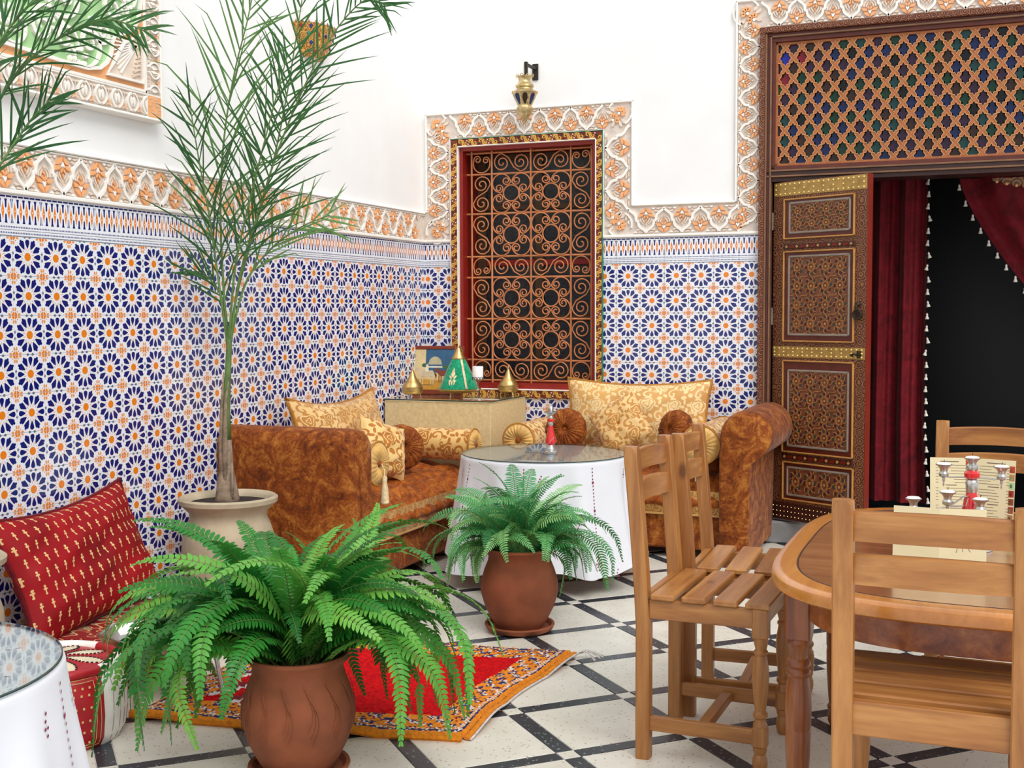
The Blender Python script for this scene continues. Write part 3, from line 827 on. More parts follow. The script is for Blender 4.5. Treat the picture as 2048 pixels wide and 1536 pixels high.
# ---- door: frame, transom with lattice and coloured panes, leaf, curtains, dark room behind
door = struct(thing('door_1', None, None))
q = MB()
q.box(2.175, .0, 0, 2.205, 2.9495, .045, 0, .002); q.box(2.175, 2.95, 0, 4.67, 2.985, .045, 0, .004); q.box(4.64, 0, 0, 4.67, 2.9495, .045, 0, .002)
q.build('carved_architrave', M['carved'], door, None, MK)
q = MB()
def rail(u0, v0, u1, v1, h0, h1, mi): q.box(u0, v0, h0, u1, v1, h1, mi, .002)
rail(2.205, 0, 2.217, 2.9495, -.05, .035, 1); rail(2.217, 0, 2.233, 2.9345, -.25, .02, 0); rail(2.233, 0, 2.243, 2.93, -.25, .03, 1)
rail(2.217, 2.935, 4.64, 2.95, -.25, .02, 0); rail(2.243, 2.925, 4.6, 2.935, -.25, .03, 1)
rail(2.243, 2.9, 4.6, 2.925, -.2, .012, 0); rail(2.243, 2.17, 2.262, 2.9, -.2, .012, 0)
rail(2.243, 2.172, 4.6, 2.196, -.2, .012, 0); rail(2.243, 2.162, 4.6, 2.172, -.2, .03, 1); rail(2.217, 2.14, 4.64, 2.162, -.2, .02, 2)
rail(2.217, 2.130, 4.64, 2.140, -.2, .03, 1); rail(2.233, 2.105, 4.64, 2.130, -.2, .01, 2)
rail(4.6, 0, 4.64, 2.95, -.25, .02, 0)
rail(2.233, 0.0, 2.246, 2.105, -.1, -.01, 2)
q.build('door_frame', [M['doorwood'], M['mould'], M['doordark']], door, None, MK)
LX0, LX1, LZ0, LZ1 = 2.262, 3.99, 2.197, 2.898
# lattice : diamond cells with stepped star holes
px_, pz_ = .0925, .1180
def lat_cell():
    q = MB(); a, b = px_/2, pz_/2
    hole = []
    base = [(0, .74), (.13, .50), (.34, .46), (.34, .27), (.56, .0)]
    quad = base + [(.34, -.27), (.34, -.46), (.13, -.50)]
    pts = [(x*a*1.24, y*b*1.05) for x, y in quad]
    full = pts + [(0, -.74*b*1.05)] + [(-x, y) for x, y in pts[::-1][:-1]]
    # outer diamond samples in the same angular order
    def dia(x, y):
        s_ = abs(x)/a+abs(y)/b; return (x/s_, y/s_)
    outer = [dia(x, y) for x, y in full]
    corners = {1: 0}
    n = len(full); f0 = full; f1 = [(x*1.13, y*1.11) for x, y in full]
    vs = [(x, y, .004) for x, y in outer]+[(x, y, .004) for x, y in f1]+[(x, y, .0065) for x, y in f1]+[(x, y, .0065) for x, y in f0]+[(x, y, -.014) for x, y in f0]
    fs = []; ms = []
    for r_ in range(4):
        for i in range(n):
            j = (i+1) % n; fs.append((r_*n+i, r_*n+j, (r_+1)*n+j, (r_+1)*n+i)); ms.append((0, 1, 1, 0)[r_])
    # fix outward diamond corners at left/right tips
    q.add(vs, fs, ms)
    for sx in (1, -1):
        # tip triangles
        i1 = min(range(n), key=lambda i: (outer[i][0]*-sx, abs(outer[i][1])))
        ys = sorted([i for i in range(n) if abs(outer[i][0]-outer[i1][0]) < 1e-6], key=lambda i: outer[i][1])
        if len(ys) == 2: q.add([(sx*a, 0, .004), (outer[ys[0]][0], outer[ys[0]][1], .004), (outer[ys[1]][0], outer[ys[1]][1], .004)], [(0, 1, 2) if sx > 0 else (0, 2, 1)], 0)
    return q.mesh('lattice_cell', [M['lattice'], M['lattice_edge']])
def clip_me(me, planes, name):
    m2 = me.copy(); bm = bmesh.new(); bm.from_mesh(m2)
    for co, no in planes: bmesh.ops.bisect_plane(bm, geom=bm.verts[:]+bm.edges[:]+bm.faces[:], plane_co=co, plane_no=no, clear_outer=True)
    nv = len(bm.verts); bm.to_mesh(m2); bm.free(); return m2 if nv else None
lc = lat_cell()
LH = -.012
lat = MB(); q = MB()
lat_o = MB(); lat_o.box(LX0, LZ0, LH-.02, LX1, LZ0+.012, LH+.008, 0); lat_o.box(LX0, LZ1-.012, LH-.02, LX1, LZ1, LH+.008, 0); lat_o.box(LX0, LZ0, LH-.02, LX0+.012, LZ1, LH+.008, 0)
transom = lat_o.build('transom_lattice', M['lattice'], door, None, MK)
pane_me = {}
def pane_mesh(mi):
    if mi not in pane_me:
        q = MB(); q.box(-px_*.36, -pz_*.40, -.003, px_*.36, pz_*.40, 0); pane_me[mi] = q.mesh('coloured_pane', PANE[mi])
    return pane_me[mi]
nrow = int((LZ1-LZ0)/(pz_/2))+3
prs = random.Random(5)
bright = {(1, 0): 6, (1, 1): 7, (3, 0): 7, (4, 0): 8}
for r_ in range(-1, nrow):
    z = LZ1-.03-r_*pz_/2
    for c_ in range(-1, 22):
        x = LX0+.052+(c_+(.5 if r_ % 2 else 0)-.5)*px_
        if x > LX1+px_*.5 or x < LX0-px_*.49 or z < LZ0-pz_*.49 or z > LZ1+pz_*.49: continue
        pl = []
        if x-px_/2 < LX0: pl.append(((LX0-x, 0, 0), (-1, 0, 0)))
        if x+px_/2 > LX1: pl.append(((LX1-x, 0, 0), (1, 0, 0)))
        if z-pz_/2 < LZ0: pl.append(((0, LZ0-z, 0), (0, -1, 0)))
        if z+pz_/2 > LZ1: pl.append(((0, LZ1-z, 0), (0, 1, 0)))
        me = clip_me(lc, pl, 'c') if pl else lc
        if me is None: continue
        put('lattice_cell', me, transom, T((x, z, LH)))
        if LX0 < x < LX1 and LZ0 < z < LZ1:
            mi = bright.get((r_, c_), prs.choice([0, 1, 1, 2, 2, 3, 4, 5, 2, 0]))
            put('coloured_pane', pane_mesh(mi), transom, T((x, z, LH-.016)))
q = MB(); q.box(LX0, LZ0, LH-.035, LX1, LZ1, LH-.025); q.build('transom_back', M['doordark'], door, None, MK)

# ---- door leaf (opened towards the courtyard)
LW, LB, LT = .634, .143, 2.102
leafM = T((2.253, .02, 0)) @ Matrix.Rotation(rad(-28.9), 4, 'Z') @ MK
leaf = MB()
leaf.box(0, LB, -.045, LW, LT, 0, 0, .002)
leaf_o = leaf.build('door_leaf', [M['carved_leaf']], door, None, leafM)
q = MB(); q.box(LW, LB, -.045, LW+.004, LT, 0, 0); q.build('leaf_edge', M['doorred'], leaf_o)
def panel(u0, v0, u1, v1, i0, w0, i1, w1, nm):
    q = MB()
    q.box(u0, w0, 0, u1, w1, .003, 1)
    for a in [(u0, v0, u0+.008, v1), (u1-.008, v0, u1, v1), (u0, v0, u1, v0+.008), (u0, v1-.008, u1, v1)]: q.box(a[0], a[1], 0, a[2], a[3], .014, 0, .002)
    q.box(u0+.008, v0+.008, 0, u1-.008, v1-.008, .004, 1)
    for a in [(i0, w0, i0+.012, w1), (i1-.012, w0, i1, w1), (i0, w0, i1, w0+.012), (i0, w1-.012, i1, w1)]: q.box(a[0], a[1], 0, a[2], a[3], .012, 2, .003)
    q.box(i0+.012, w0+.012, 0, i1-.012, w1-.012, .006, 3)
    po = q.build('panel', [M['gilt'], M['doorwood'], M['silverline'], M['marq_ground']], leaf_o)
    # interlaced star work
    nx = max(2, round((i1-i0-.03)/.1)); nz = max(1, round((w1-w0-.03)/.1))
    cx, cz = (i1-i0-.03)/nx, (w1-w0-.03)/nz
    S = MB()
    for i in range(nx):
        for j in range(nz):
            x = i0+.015+cx*(i+.5); z = w0+.015+cz*(j+.5)
            for rot in (0, PI/4):
                sq = [(x+cx*.26*math.sqrt(2)*cos(rot+PI/4+k*PI/2)*.72, z+cz*.26*math.sqrt(2)*sin(rot+PI/4+k*PI/2)*.72) for k in range(4)]
                S.strip(sq, .0045, .006, .0105, 0, closed=True)
            for k in range(8):
                a = k*PI/4+PI/8; c_, s_ = cos(a), sin(a)
                S.strip([(x+cx*.27*c_, z+cz*.27*s_), (x+cx*.42*cos(a+.16), z+cz*.42*sin(a+.16)), (x+cx*.50*cos(a+PI/8), z+cz*.50*sin(a+PI/8))], .004, .006, .010, 0)
                hx = [(x+cx*.37*cos(a-.30)+cx*.055*cos(b), z+cz*.37*sin(a-.30)+cz*.075*sin(b)) for b in [PI*2*t/6 for t in range(6)]]
                S.prism(hx, .006, .0085, 1+(k+i+j) % 3)
            S.prism([(x+cx*.06*cos(t*PI/4), z+cz*.06*sin(t*PI/4)) for t in range(8)], .006, .010, 4)
            S.strip([(x-cx*.5, z-cz*.5), (x-cx*.30, z-cz*.5), (x-cx*.22, z-cz*.40)], .004, .006, .010, 0)
            S.strip([(x+cx*.5, z+cz*.5), (x+cx*.30, z+cz*.5), (x+cx*.22, z+cz*.40)], .004, .006, .010, 0)
    S.build('star_marquetry', [M['marq_line'], PANE[2], PANE[5], M['doordark'], M['gilt']], po)
panel(.079, 1.771, .560, 2.002, .115, 1.801, .534, 1.982, 'a')
panel(.079, 1.183, .563, 1.703, .114, 1.219, .534, 1.677, 'b')
panel(.080, .542, .566, 1.077, .116, .576, .537, 1.024, 'c')
panel(.087, .265, .572, .489, .116, .29, .545, .462, 'd')
for z0, z1, nm in ((1.716, 1.741, 0), (.502, .530, 0)):
    q = MB(); q.box(.079, z0, 0, .563, z1, .006, 0, .002)
    for i in range(7):
        x = .10+i*.073; q.prism([(x-.010, (z0+z1)/2), (x, z0+.004), (x+.010, (z0+z1)/2), (x, z1-.004)], .006, .009, 1)
        if i < 6:
            for d in (.022, .032, .042): q.strip([(x+d, z0+.005), (x+d+.012, z1-.005)], .005, .006, .008, 2)
    q.build('painted_rail', [M['doordark'], M['gilt'], M['winred']], leaf_o)
stud = MB(); stud.lathe([(.0062, 0), (.005, .004), (.002, .006)], 6); stud_me = stud.mesh('stud', M['studbrass'], 60)
for z0, z1, rws in ((2.02, 2.098, 3), (1.092, 1.156, 3)):
    q = MB(); q.box(.004, z0, 0, LW-.002, z1, .003, 0, .001); bo = q.build('brass_band', M['brassplate'], leaf_o)
    for i in range(19):
        for j in range(rws):
            if rws == 3 and j == 1 and i % 2: continue
            put('stud', stud_me, bo, T((.018+i*.033, z0+.012+j*(z1-z0-.024)/(rws-1), .003)))
q = MB(); q.box(.004, LB+.004, 0, LW-.002, .245, .004, 0, .001)
for i in range(24):
    for j in range(3): q.lathe([(.004, 0), (.0015, .003)], 5, 1, (.02+i*.026, .165+j*.028, .004))
q.build('studded_bottom_rail', [M['doordark'], M['brass']], leaf_o)
q = MB()
q.lathe([(.014, 0), (.012, .012), (.006, .02)], 10, 0, (.588, 1.395, 0)); q.tube([(.588, 1.395, .012), (.588, 1.385, .022), (.588, 1.365, .02)], .006, 6)
rgk = [(.588+.026*cos(2*PI*i/20), 1.338+.026*sin(2*PI*i/20), .016) for i in range(20)]
q.tube(rgk, .005, 6, closed=True)
for k in range(5):
    a = k*2*PI/5+.3; q.strip([(.588+.026*cos(a), 1.338+.026*sin(a)), (.588+.026*cos(a+2.5), 1.338+.026*sin(a+2.5))], .005, .013, .018)
q.build('knocker', M['darkiron'], leaf_o, 50)
q = MB()
q.tube([(.545, 1.115, .008), (.565, 1.125, .012), (.585, 1.115, .008)], .004, 6); q.lathe([(.009, 0), (.007, .01)], 8, 0, (.55, 1.115, .003)); q.box(.585, 1.10, .003, .592, 1.14, .010); q.box(.60, 1.10, .003, .607, 1.14, .010); q.box(.57, 1.118, .008, .615, 1.124, .013)
q.build('latch', M['darkiron'], leaf_o, 50)
for z in (1.88, 1.33, .75, .3):
    q = MB(); q.tube([(-.004, z-.05, .004), (-.004, z+.05, .004)], .006, 8); q.build('hinge', M['silverline'], leaf_o, 50)
# threshold stone and inner room
q = MB(); q.box(2.175, -.03, 0, 4.67, .34, .13, 0, .01); struct(q.build('trim_3', M['stone']))
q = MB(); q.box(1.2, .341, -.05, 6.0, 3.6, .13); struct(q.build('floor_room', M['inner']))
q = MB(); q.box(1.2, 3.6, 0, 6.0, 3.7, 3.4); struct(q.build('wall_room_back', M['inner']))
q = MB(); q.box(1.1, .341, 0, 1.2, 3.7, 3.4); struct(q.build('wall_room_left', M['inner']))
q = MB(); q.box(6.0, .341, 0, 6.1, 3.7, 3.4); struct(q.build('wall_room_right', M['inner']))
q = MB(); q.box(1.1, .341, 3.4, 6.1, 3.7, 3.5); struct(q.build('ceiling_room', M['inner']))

# ---- curtains
def tassel_mesh():
    q = MB(); q.tube([(0, 0, 0), (0, 0, -.012)], .0025, 5, 1)
    q.lathe([(.002, -.008), (.006, -.013), (.007, -.019), (.005, -.023), (.009, -.031), (.012, -.042), (.010, -.044)], 9, 0)
    return q.mesh('tassel', [M['tassel_white'], M['velvet_red']], 40)
tas = tassel_mesh()
cur = thing('curtain', 'dark red velvet curtain hanging straight behind the carved door leaf', 'curtain', (2.86, .42, .2))
def cf(u, v):
    x = -.30+u*.52+.06*max(0, v-.75)*4*(u**3)*.35; z = 1.96*(1-v)+.03*v + (-.02*u if v > .9 else 0)
    y = .032*sin(u*22)+.02*sin(u*47+v*1.5)
    return (x, y, z)
q = MB(); q.grid(cf, 90, 24); q.grid(lambda u, v: tuple(a+b for a, b in zip(cf(u, v), (0, .006, 0))), 90, 24, flip=True); q.build('drape', M['velvet_red'], cur, 0)
for i in range(27):
    v = (i+.3)/27; p = cf(1, v); put('tassel', tas, cur, T((p[0]+.008, p[1]-.01, p[2])) @ Matrix.Rotation(R.uniform(-.25, .25), 4, 'Y'))
q = MB(); q.tube([(-.34, 0, 1.965), (1.6, 0, 1.965)], .012, 8); q.build('curtain_rod', M['doordark'], cur, 60)
cur2 = thing('curtain', 'red velvet curtain swept back to the right in the doorway, edged with white tassels', 'curtain', (3.25, .46, .2))
def sw(u, v):
    # left edge sweeps from the top-left down to a tie at the right
    ex = .0+.02*v+ .95*v**1.15; ez = 1.93-1.30*v**.86
    rx = 1.05+.02*v; rz = 1.93-1.35*v
    x = ex*(1-u)+rx*u; z = ez*(1-u)+rz*u
    y = .03*sin(u*26)*(1-.4*v)+.02*sin(u*13+1)
    return (x, y, z)
q = MB(); q.grid(sw, 80, 30); q.grid(lambda u, v: tuple(a+b for a, b in zip(sw(u, v), (0, .006, 0))), 80, 30, flip=True); q.build('drape', M['velvet_red'], cur2, 0)
for i in range(19):
    v = (i+.2)/19; p = sw(0, v); put('tassel', tas, cur2, T((p[0]-.004, p[1]-.01, p[2])))
pel = thing('pelmet', 'painted scalloped wooden pelmet over the doorway at top right', 'pelmet', (3.43, .36, 2.0))
q = MB()
ol = [(0, .11)]
for i in range(12):
    t0 = i/12
    for k in range(5):
        a = PI*(k/4); xx = t0*.62+.026-.026*cos(a); base = .105-.13*(t0*.9)**.75
        ol.append((xx, base-.016*sin(a)))
ol += [(.62, -.06), (1.0, -.06), (1.0, .11)]
q.prism(ol, 0, .03, 0, mp=lambda u, v, h: (u, -h, v)); q.build('board', M['pelmet'], pel)
q = MB()
for i in range(12):
    t0 = (i+.5)/12; q.lathe([(.009, 0), (.006, .006)], 8, 0, (0, 0, 0), T((t0*.62, -.03, .10-.13*(t0*.9)**.75)) @ Matrix.Rotation(PI/2, 4, 'X'))
q.build('scallop_bead', M['stucco_orange'], pel, 40)
# ================================================================== OBJECTS
# ---- carved stucco wall panel, upper left
pn = thing('stucco_panel', 'large carved stucco wall panel with green lobed field and orange ground at upper left', 'wall panel')
q = MB(); YR = -2.702; q.box(-4.35, 2.196, 0, YR, 3.75, .042, 0, .004)
q.box(-4.35, 2.19, 0, YR+.006, 2.205, .058, 0, .005); q.box(YR-.006, 2.19, 0, YR+.006, 3.75, .052, 0, .004)
q.box(-4.35, 2.303, .04, -2.80, 2.318, .052, 0, .003); q.box(-2.815, 2.303, .04, -2.80, 3.75, .052, 0, .003)
q.box(-4.35, 2.298, .04, -2.70, 2.304, .050, 0); q.box(-2.803, 2.2, .04, -2.797, 2.31, .05, 0)
q.build('panel_slab', M['stucco_white'], pn, None, ML)
q = MB(); q.box(-4.33, 2.318, .04, -2.815, 3.74, .045); q.build('orange_field', M['stucco_orange'], pn, None, ML)
car = [(-3.62, 2.356), (-3.441, 2.350), (-3.315, 2.345), (-3.173, 2.343), (-3.099, 2.358), (-3.057, 2.388), (-3.030, 2.429), (-3.022, 2.478), (-3.004, 2.509), (-2.949, 2.527), (-2.889, 2.561), (-2.856, 2.60), (-2.838, 2.68), (-2.834, 2.9), (-2.834, 3.7), (-4.3, 3.7), (-4.3, 2.9), (-4.29, 2.6), (-4.2, 2.53), (-4.13, 2.5), (-4.11, 2.43), (-4.05, 2.37), (-3.95, 2.345), (-3.78, 2.35)]
q = MB(); q.prism(car, .04, .048, 0); q.build('green_field', M['stucco_green'], pn, None, ML)
q = MB(); q.strip(car, .014, .044, .060, 0, closed=True); q.build('field_rim', M['stucco_white'], pn, None, ML)
# white raised arabesques on the green
rr = random.Random(3)
spots = [(-3.16, 2.45, 1.0, .3), (-3.02, 2.62, .9, 2.2), (-2.93, 2.72, .8, 1.0), (-3.28, 2.60, 1.1, -.6), (-3.14, 2.74, 1.0, .9), (-3.42, 2.46, 1.0, 2.8), (-3.45, 2.68, 1.2, .2), (-2.90, 2.86, .9, -.3), (-3.2, 2.90, 1.2, 1.9), (-3.62, 2.55, 1.0, 1.2), (-3.6, 2.85, 1.1, .4), (-3.05, 3.0, 1.0, 2.6), (-3.30, 2.44, .8, 1.6), (-3.08, 2.50, .7, -1.2), (-3.04, 2.75, .7, 3.0), (-3.32, 2.76, .9, 2.0), (-3.55, 2.43, .8, -.4), (-3.75, 2.47, .9, .8), (-3.78, 2.70, 1.1, 2.4), (-3.95, 2.55, 1.0, .1), (-3.98, 2.82, 1.1, 1.5), (-2.90, 3.05, .8, 1.2), (-3.35, 3.05, 1.1, .3), (-3.7, 3.05, 1.2, 2.2), (-4.1, 2.7, .9, 2.7), (-4.1, 3.0, 1.1, -.5)]
for (u, v, sc_, an) in spots:
    q = MB()
    s1 = spiral(0, 0, .055, 1.2, 0, 1, 16, .2); q.strip(s1, [.018-.010*i/16 for i in range(17)], .046, .062)
    q.strip(bez([(.055, 0), (.06, -.06), (.01, -.10), (-.05, -.09)], 10), [.018-.012*i/10 for i in range(11)], .046, .062)
    for k in range(5):
        a = k*1.26; c = (.03*cos(a)-.07, .03*sin(a)-.05)
        q.prism([(c[0]+.018*cos(b)*1.0, c[1]+.012*sin(b)) for b in [t*PI/4 for t in range(8)]], .046, .060, 0, inset=.2)
    q.build('arabesque', M['stucco_white'], pn, None, ML @ T((u, v, 0)) @ RV(an) @ Matrix.Diagonal((sc_, sc_, 1, 1)))
# spandrel with fanned ribs
q = MB(); tri = [(-3.055, 2.342), (-2.833, 2.342), (-2.826, 2.552), (-2.95, 2.49), (-3.0, 2.42)]
q.prism(tri, .044, .050, 1); q.strip(tri, .012, .046, .062, 0, closed=True)
for i in range(9):
    a = rad(205-i*7.5); q.strip([(-2.86+.01*cos(a), 2.50-.01+.0*i), (-2.87+.155*cos(a+rad(25)), 2.48+.155*sin(a+rad(25))-.0)], .006, .049, .056, 0)
for i in range(9):
    z = 2.36+i*.019; q.strip(bez([(-2.90+.008*i, z), (-2.87, z+.018), (-2.842, z+.012)], 5), [.012, .011, .010, .008, .006, .004], .049, .060, 1)
q.build('spandrel', [M['stucco_white'], M['stucco_beige']], pn, None, ML)
def leaf_unit():
    q = MB()
    for s_ in (1, -1):
        q.strip(bez([(s_*.040, -.036), (s_*.006, -.02), (s_*.008, .02), (s_*.040, .038)], 8), .007, 0, .014, 0)
        q.strip(bez([(s_*.050, -.038), (s_*.020, -.02), (s_*.022, .02), (s_*.050, .036)], 8), .005, 0, .010, 1)
        q.prism([(s_*.040+x, y) for x, y in [(0, .026), (.008, .012), (.006, -.006), (0, -.022), (-.006, -.006), (-.008, .012)]], 0, .013, 0, inset=.15)
        q.prism([(s_*x, y) for x, y in [(.002, .030), (.014, .036), (.022, .036), (.012, .026)]], 0, .010, 1)
        q.prism([(s_*x, y) for x, y in [(.002, -.030), (.014, -.036), (.022, -.036), (.012, -.026)]], 0, .010, 1)
    q.prism([(0, -.012), (.006, -.034), (-.006, -.034)], 0, .009, 2); q.prism([(0, .014), (.005, .034), (-.005, .034)], 0, .009, 1)
    return q.mesh('border_motif', [M['stucco_white'], M['stucco_beige'], M['stucco_orange']])
lu = leaf_unit()
q = MB(); q.box(-4.33, 2.206, .04, -2.80, 2.300, .0425); q.box(-2.796, 2.31, .04, -2.708, 3.74, .0425); q.build('border_ground', M['stucco_ground'], pn, None, ML)
for i in range(15): put('border_motif', lu, pn, ML @ T((-2.85-i*.098, 2.2515, .0425)))
for i in range(13): put('border_motif', lu, pn, ML @ T((-2.752, 2.36+i*.098, .0425)) @ RV(PI/2) @ Matrix.Diagonal((1, .95, 1, 1)))
q = MB(); q.box(-2.797, 2.206, .04, -2.708, 2.298, .050, 0)
for r_ in range(6):
    for k in range(4):
        if rr.random() < .75: x = -2.793+k*.021+rr.uniform(0, .006); q.box(x, 2.212+r_*.0145, .049, x+rr.uniform(.006, .019), 2.2155+r_*.0145, .0515, 1)
q.build('corner_block', [M['stucco_orange'], M['stucco_ground']], pn, None, ML)

# ---- wall lantern over the window
ln = thing('wall_lantern', 'brass wall lantern with blue glass panes hanging over the window', 'lantern', (.777, -.175, 2.505))
LS = 1.28
q = MB(); q.lathe([(.004, .0), (.010, .012), (.014, .03), (.030, .055), (.040, .075), (.043, .09), (.036, .102), (.034, .108)], 8, 0, (0, 0, 0)); q.build('lower_cup', M['brass_old'], ln, 25, Matrix.Diagonal((LS, LS, 1, 1)))
q = MB(); q.lathe([(.034, .106), (.064, .185), (.060, .187), (.030, .110)], 8); q.lathe([(.067, .184), (.067, .190), (.055, .193)], 8); lb = q.build('glass_body', M['brass_old'], ln, 20, Matrix.Diagonal((LS, LS, 1, 1)))
for k in range(8):
    a = (k+.5)*PI/4; ap = cos(PI/8)
    q = MB()
    r0, r1 = .036*ap, .062*ap; z0, z1 = .114, .178
    def pp(t, s_): 
        r_ = r0+(r1-r0)*t+.0015; z = z0+(z1-z0)*t; wd = (.0085+.007*t)*s_
        return (r_*cos(a)-wd*sin(a), r_*sin(a)+wd*cos(a), z)
    q.add([pp(.0, -.5), pp(.0, .5), pp(.5, 1), pp(.85, .8), pp(1, 0), pp(.85, -.8), pp(.5, -1)], [(0, 1, 2, 3, 4, 5, 6)], 0)
    q.build('pane', PANE[1] if k % 2 else PANE[3], lb)
q = MB(); q.lathe([(.055, .192), (.040, .205), (.038, .212), (.044, .222), (.043, .232), (.034, .240), (.028, .258), (.030, .272), (.038, .283), (.036, .285), (.020, .270)], 16); q.build('crown', M['brass_old'], ln, 30, Matrix.Diagonal((LS, LS, 1, 1)))
q = MB()
for k in range(8):
    a = k*PI/4; q.tube([(.038*cos(a)+.007*cos(t), .038*sin(a), .288+.007*sin(t)) for t in [i*2*PI/10 for i in range(10)]], .0018, 5, closed=True, M=None)
q.build('crown_loops', M['brass_old'], ln, 60, Matrix.Diagonal((LS, LS, 1, 1)))
q = MB(); q.box(-.002, -.006, .285, .018, .012, .372, 0, .002, T((0, 0, 0))); q.box(-.006, .0, .352, .016, .173, .366, 0, .002); q.box(-.014, .163, .29, .024, .174, .39, 0, .002)
q.build('bracket', M['darkiron'], ln)
q = MB(); q.tube([(-.004, 0, .36), (-.010, 0, .33), (-.006, 0, .30), (0, 0, .27)], .002, 5); q.build('cord', M['tassel_white'], ln, 60)

# ---- painted half-round wall sconce on the left wall
sn = thing('wall_sconce', 'small painted half-round wall sconce with spiked rim on the white left wall', 'sconce', (.001, -1.37, 2.715))
q = MB()
def sf(u, v):
    a = -PI/2+PI*u; r_ = .055+.075*v**.7; e = 1.0
    return (r_*cos(a)*.95, r_*sin(a)*1.35, .175*v+ .01*(1-v))
q.grid(sf, 24, 8); q.grid(lambda u, v: tuple(c*.94 if i < 2 else c for i, c in enumerate(sf(u, v))), 24, 8, flip=True)
q.build('bowl', M['sconce'], sn, 40)
q = MB()
for i in range(12):
    u = (i+.5)/12; p = sf(u, 1); q.lathe([(.011, 0), (.0, .018)], 4, 0, (p[0]*.97, p[1]*.97, p[2]-.002))
q.build('spiked_rim', M['pelmet'], sn)['kind'] = 'stuff'
q = MB(); q.lathe([(.017, 0), (.011, .004), (0, .005)], 4); loz = [q.mesh('painted_lozenge', [M[k]]) for k in ('wingold', 'wingreen', 'winred', 'navy')]
for iv, v in enumerate((.18, .42, .68, .9)):
    for iu in range(7):
        u = (iu+.5+.25*(iv % 2))/7.5; p = sf(u, v); put('painted_lozenge', loz[(iu+2*iv) % 4], sn, T(p) @ Matrix.Rotation(-PI/2+PI*u, 4, 'Z') @ Matrix.Rotation(PI/2, 4, 'Y') @ Matrix.Diagonal((1, .7, 1, 1)))

# ---- sofas
def arm_profile():
    pts = []
    cx, cz, r_ = .145, .695, .135
    pts += [(0, .05), (0, .60)]
    for i in range(15):
        a = rad(195-i*16.4); pts.append((cx+r_*cos(a)*1.05, cz+r_*sin(a)))
    pts += [(.175, .555), (.165, .05)]
    return pts
def slab_profile():
    pts = [(0, .05), (0, .62), (0, .74)]
    for i in range(9):
        a = rad(180-i*22.5); pts.append((.10+.10*cos(a), .735+.085*sin(a)))
    pts += [(.20, .70), (.195, .05)]
    return pts
def arm_mesh(L, name='arm', prof=None):
    """local: profile in x-z (roll leans to +x), length along -y (front)"""
    q = MB(); P = prof or arm_profile(); n = len(P)
    rings = []
    cx = sum(p[0] for p in P)/n; cz = .40
    for yy, s_ in ((0, 1), (-.25*L, 1.0), (-.5*L, 1.005), (-.75*L, 1.0), (-L+.07, 1), (-L+.045, .985), (-L+.022, .955), (-L+.006, .91), (-L, .85)):
        rings.append([(cx+(p[0]-cx)*s_, yy, (p[1]-cz)*((1+s_)/2 if p[1] > cz else 1)+cz) for p in P])
    vs = [v for r_ in rings for v in r_]; fs = []
    for i in range(len(rings)-1):
        for j in range(n):
            j2 = (j+1) % n; fs.append((i*n+j, (i+1)*n+j, (i+1)*n+j2, i*n+j2))
    fs.append(tuple(range(n))); fs.append(tuple((len(rings)-1)*n+j for j in range(n))[::-1])
    q.add(vs, fs, 0)
    return q
def quilt(Lx, D, z0, h):
    q = MB()
    nx, ny = int(Lx/.12), int(D/.12)
    rg_ = random.Random(8)
    def f(u, v):
        x = u*Lx; y = -v*(D+.0)
        tuft = abs(sin(PI*(u*nx+.5*((int(v*ny)) % 2))))*abs(sin(PI*v*ny))
        zz = z0+h*(.55+.45*tuft**.5)+.006*sin(x*31+y*17)
        e = min(1, (1-v)*7); zz = z0-.05*(1-e)+ (zz-z0)*(.35+.65*e**.5)+.085*(1-v)
        return (x, y-.018*sin(PI*min(1, (1-v)*4))*0, zz)
    q.grid(f, 96, 64, flip=True)
    def g(u, v): return (u*Lx, -D-.03*sin(PI*v)-.006*sin(u*60), z0-.05-.055*v + .012*(1-v)*abs(sin(PI*u*nx)))
    q.grid(g, 96, 6, flip=True)
    return q
def sofa(loc, rz, L, D, arms, label, capside):
    s = thing('sofa', label, 'sofa', loc, rz)
    q = MB(); q.box(0, -D+.03, .055, L, -.01, .25, 0, .012); q.build('base', M['velvet'], s, 30)
    q = MB()
    def band(u, v): return (u*L, -D+.012-.010*sin(PI*v)-.004*sin(u*L*95)*(.3+.7*v), .252+.13*v)
    q.grid(band, 160, 8, patfn=lambda u, v: (u*L, v*.13, 0)); q.box(0, -D+.04, .25, L, -.01, .37)
    q.tube([(0, -D+.006, .25), (L, -D+.006, .25)], .006, 6)
    q.build('gathered_band', M['goldband'], s, 40)
    quilt(L-.004, D-.012, .395, .045).build('quilted_seat', M['velvet_seat'], s, 0)
    for side in arms:
        am = arm_mesh(D+.06 if side > 0 else D+.02, prof=None if side > 0 else slab_profile())
        if side > 0: am.build('arm', M['velvet'], s, 45, T((L+.001, -.01, 0)))
        else:
            me = am.mesh('arm', M['velvet'], 45)
            bm = bmesh.new(); bm.from_mesh(me); bmesh.ops.scale(bm, vec=(-1, 1, 1), verts=bm.verts); bmesh.ops.reverse_faces(bm, faces=bm.faces); bm.to_mesh(me); bm.free()
            put('arm', me, s, T((-.001, -.01, 0)))
    for x in (.06, L-.06):
        for y in (-.08, -D+.10):
            q = MB(); q.lathe([(.022, 0), (.028, .012), (.024, .03), (.03, .06)], 12, 0, (x, y, 0)); q.build('foot', M['doordark'], s, 40)
    return s
sofa((.012, -2.10, 0), PI/2, 1.46, .71, [-1], 'brown crushed velvet sofa along the tiled left wall, behind the large fern', 0)
sofa((.82, -.012, 0), 0, 1.28, .68, [1], 'brown crushed velvet sofa under the window with rolled arm beside the door', 0)

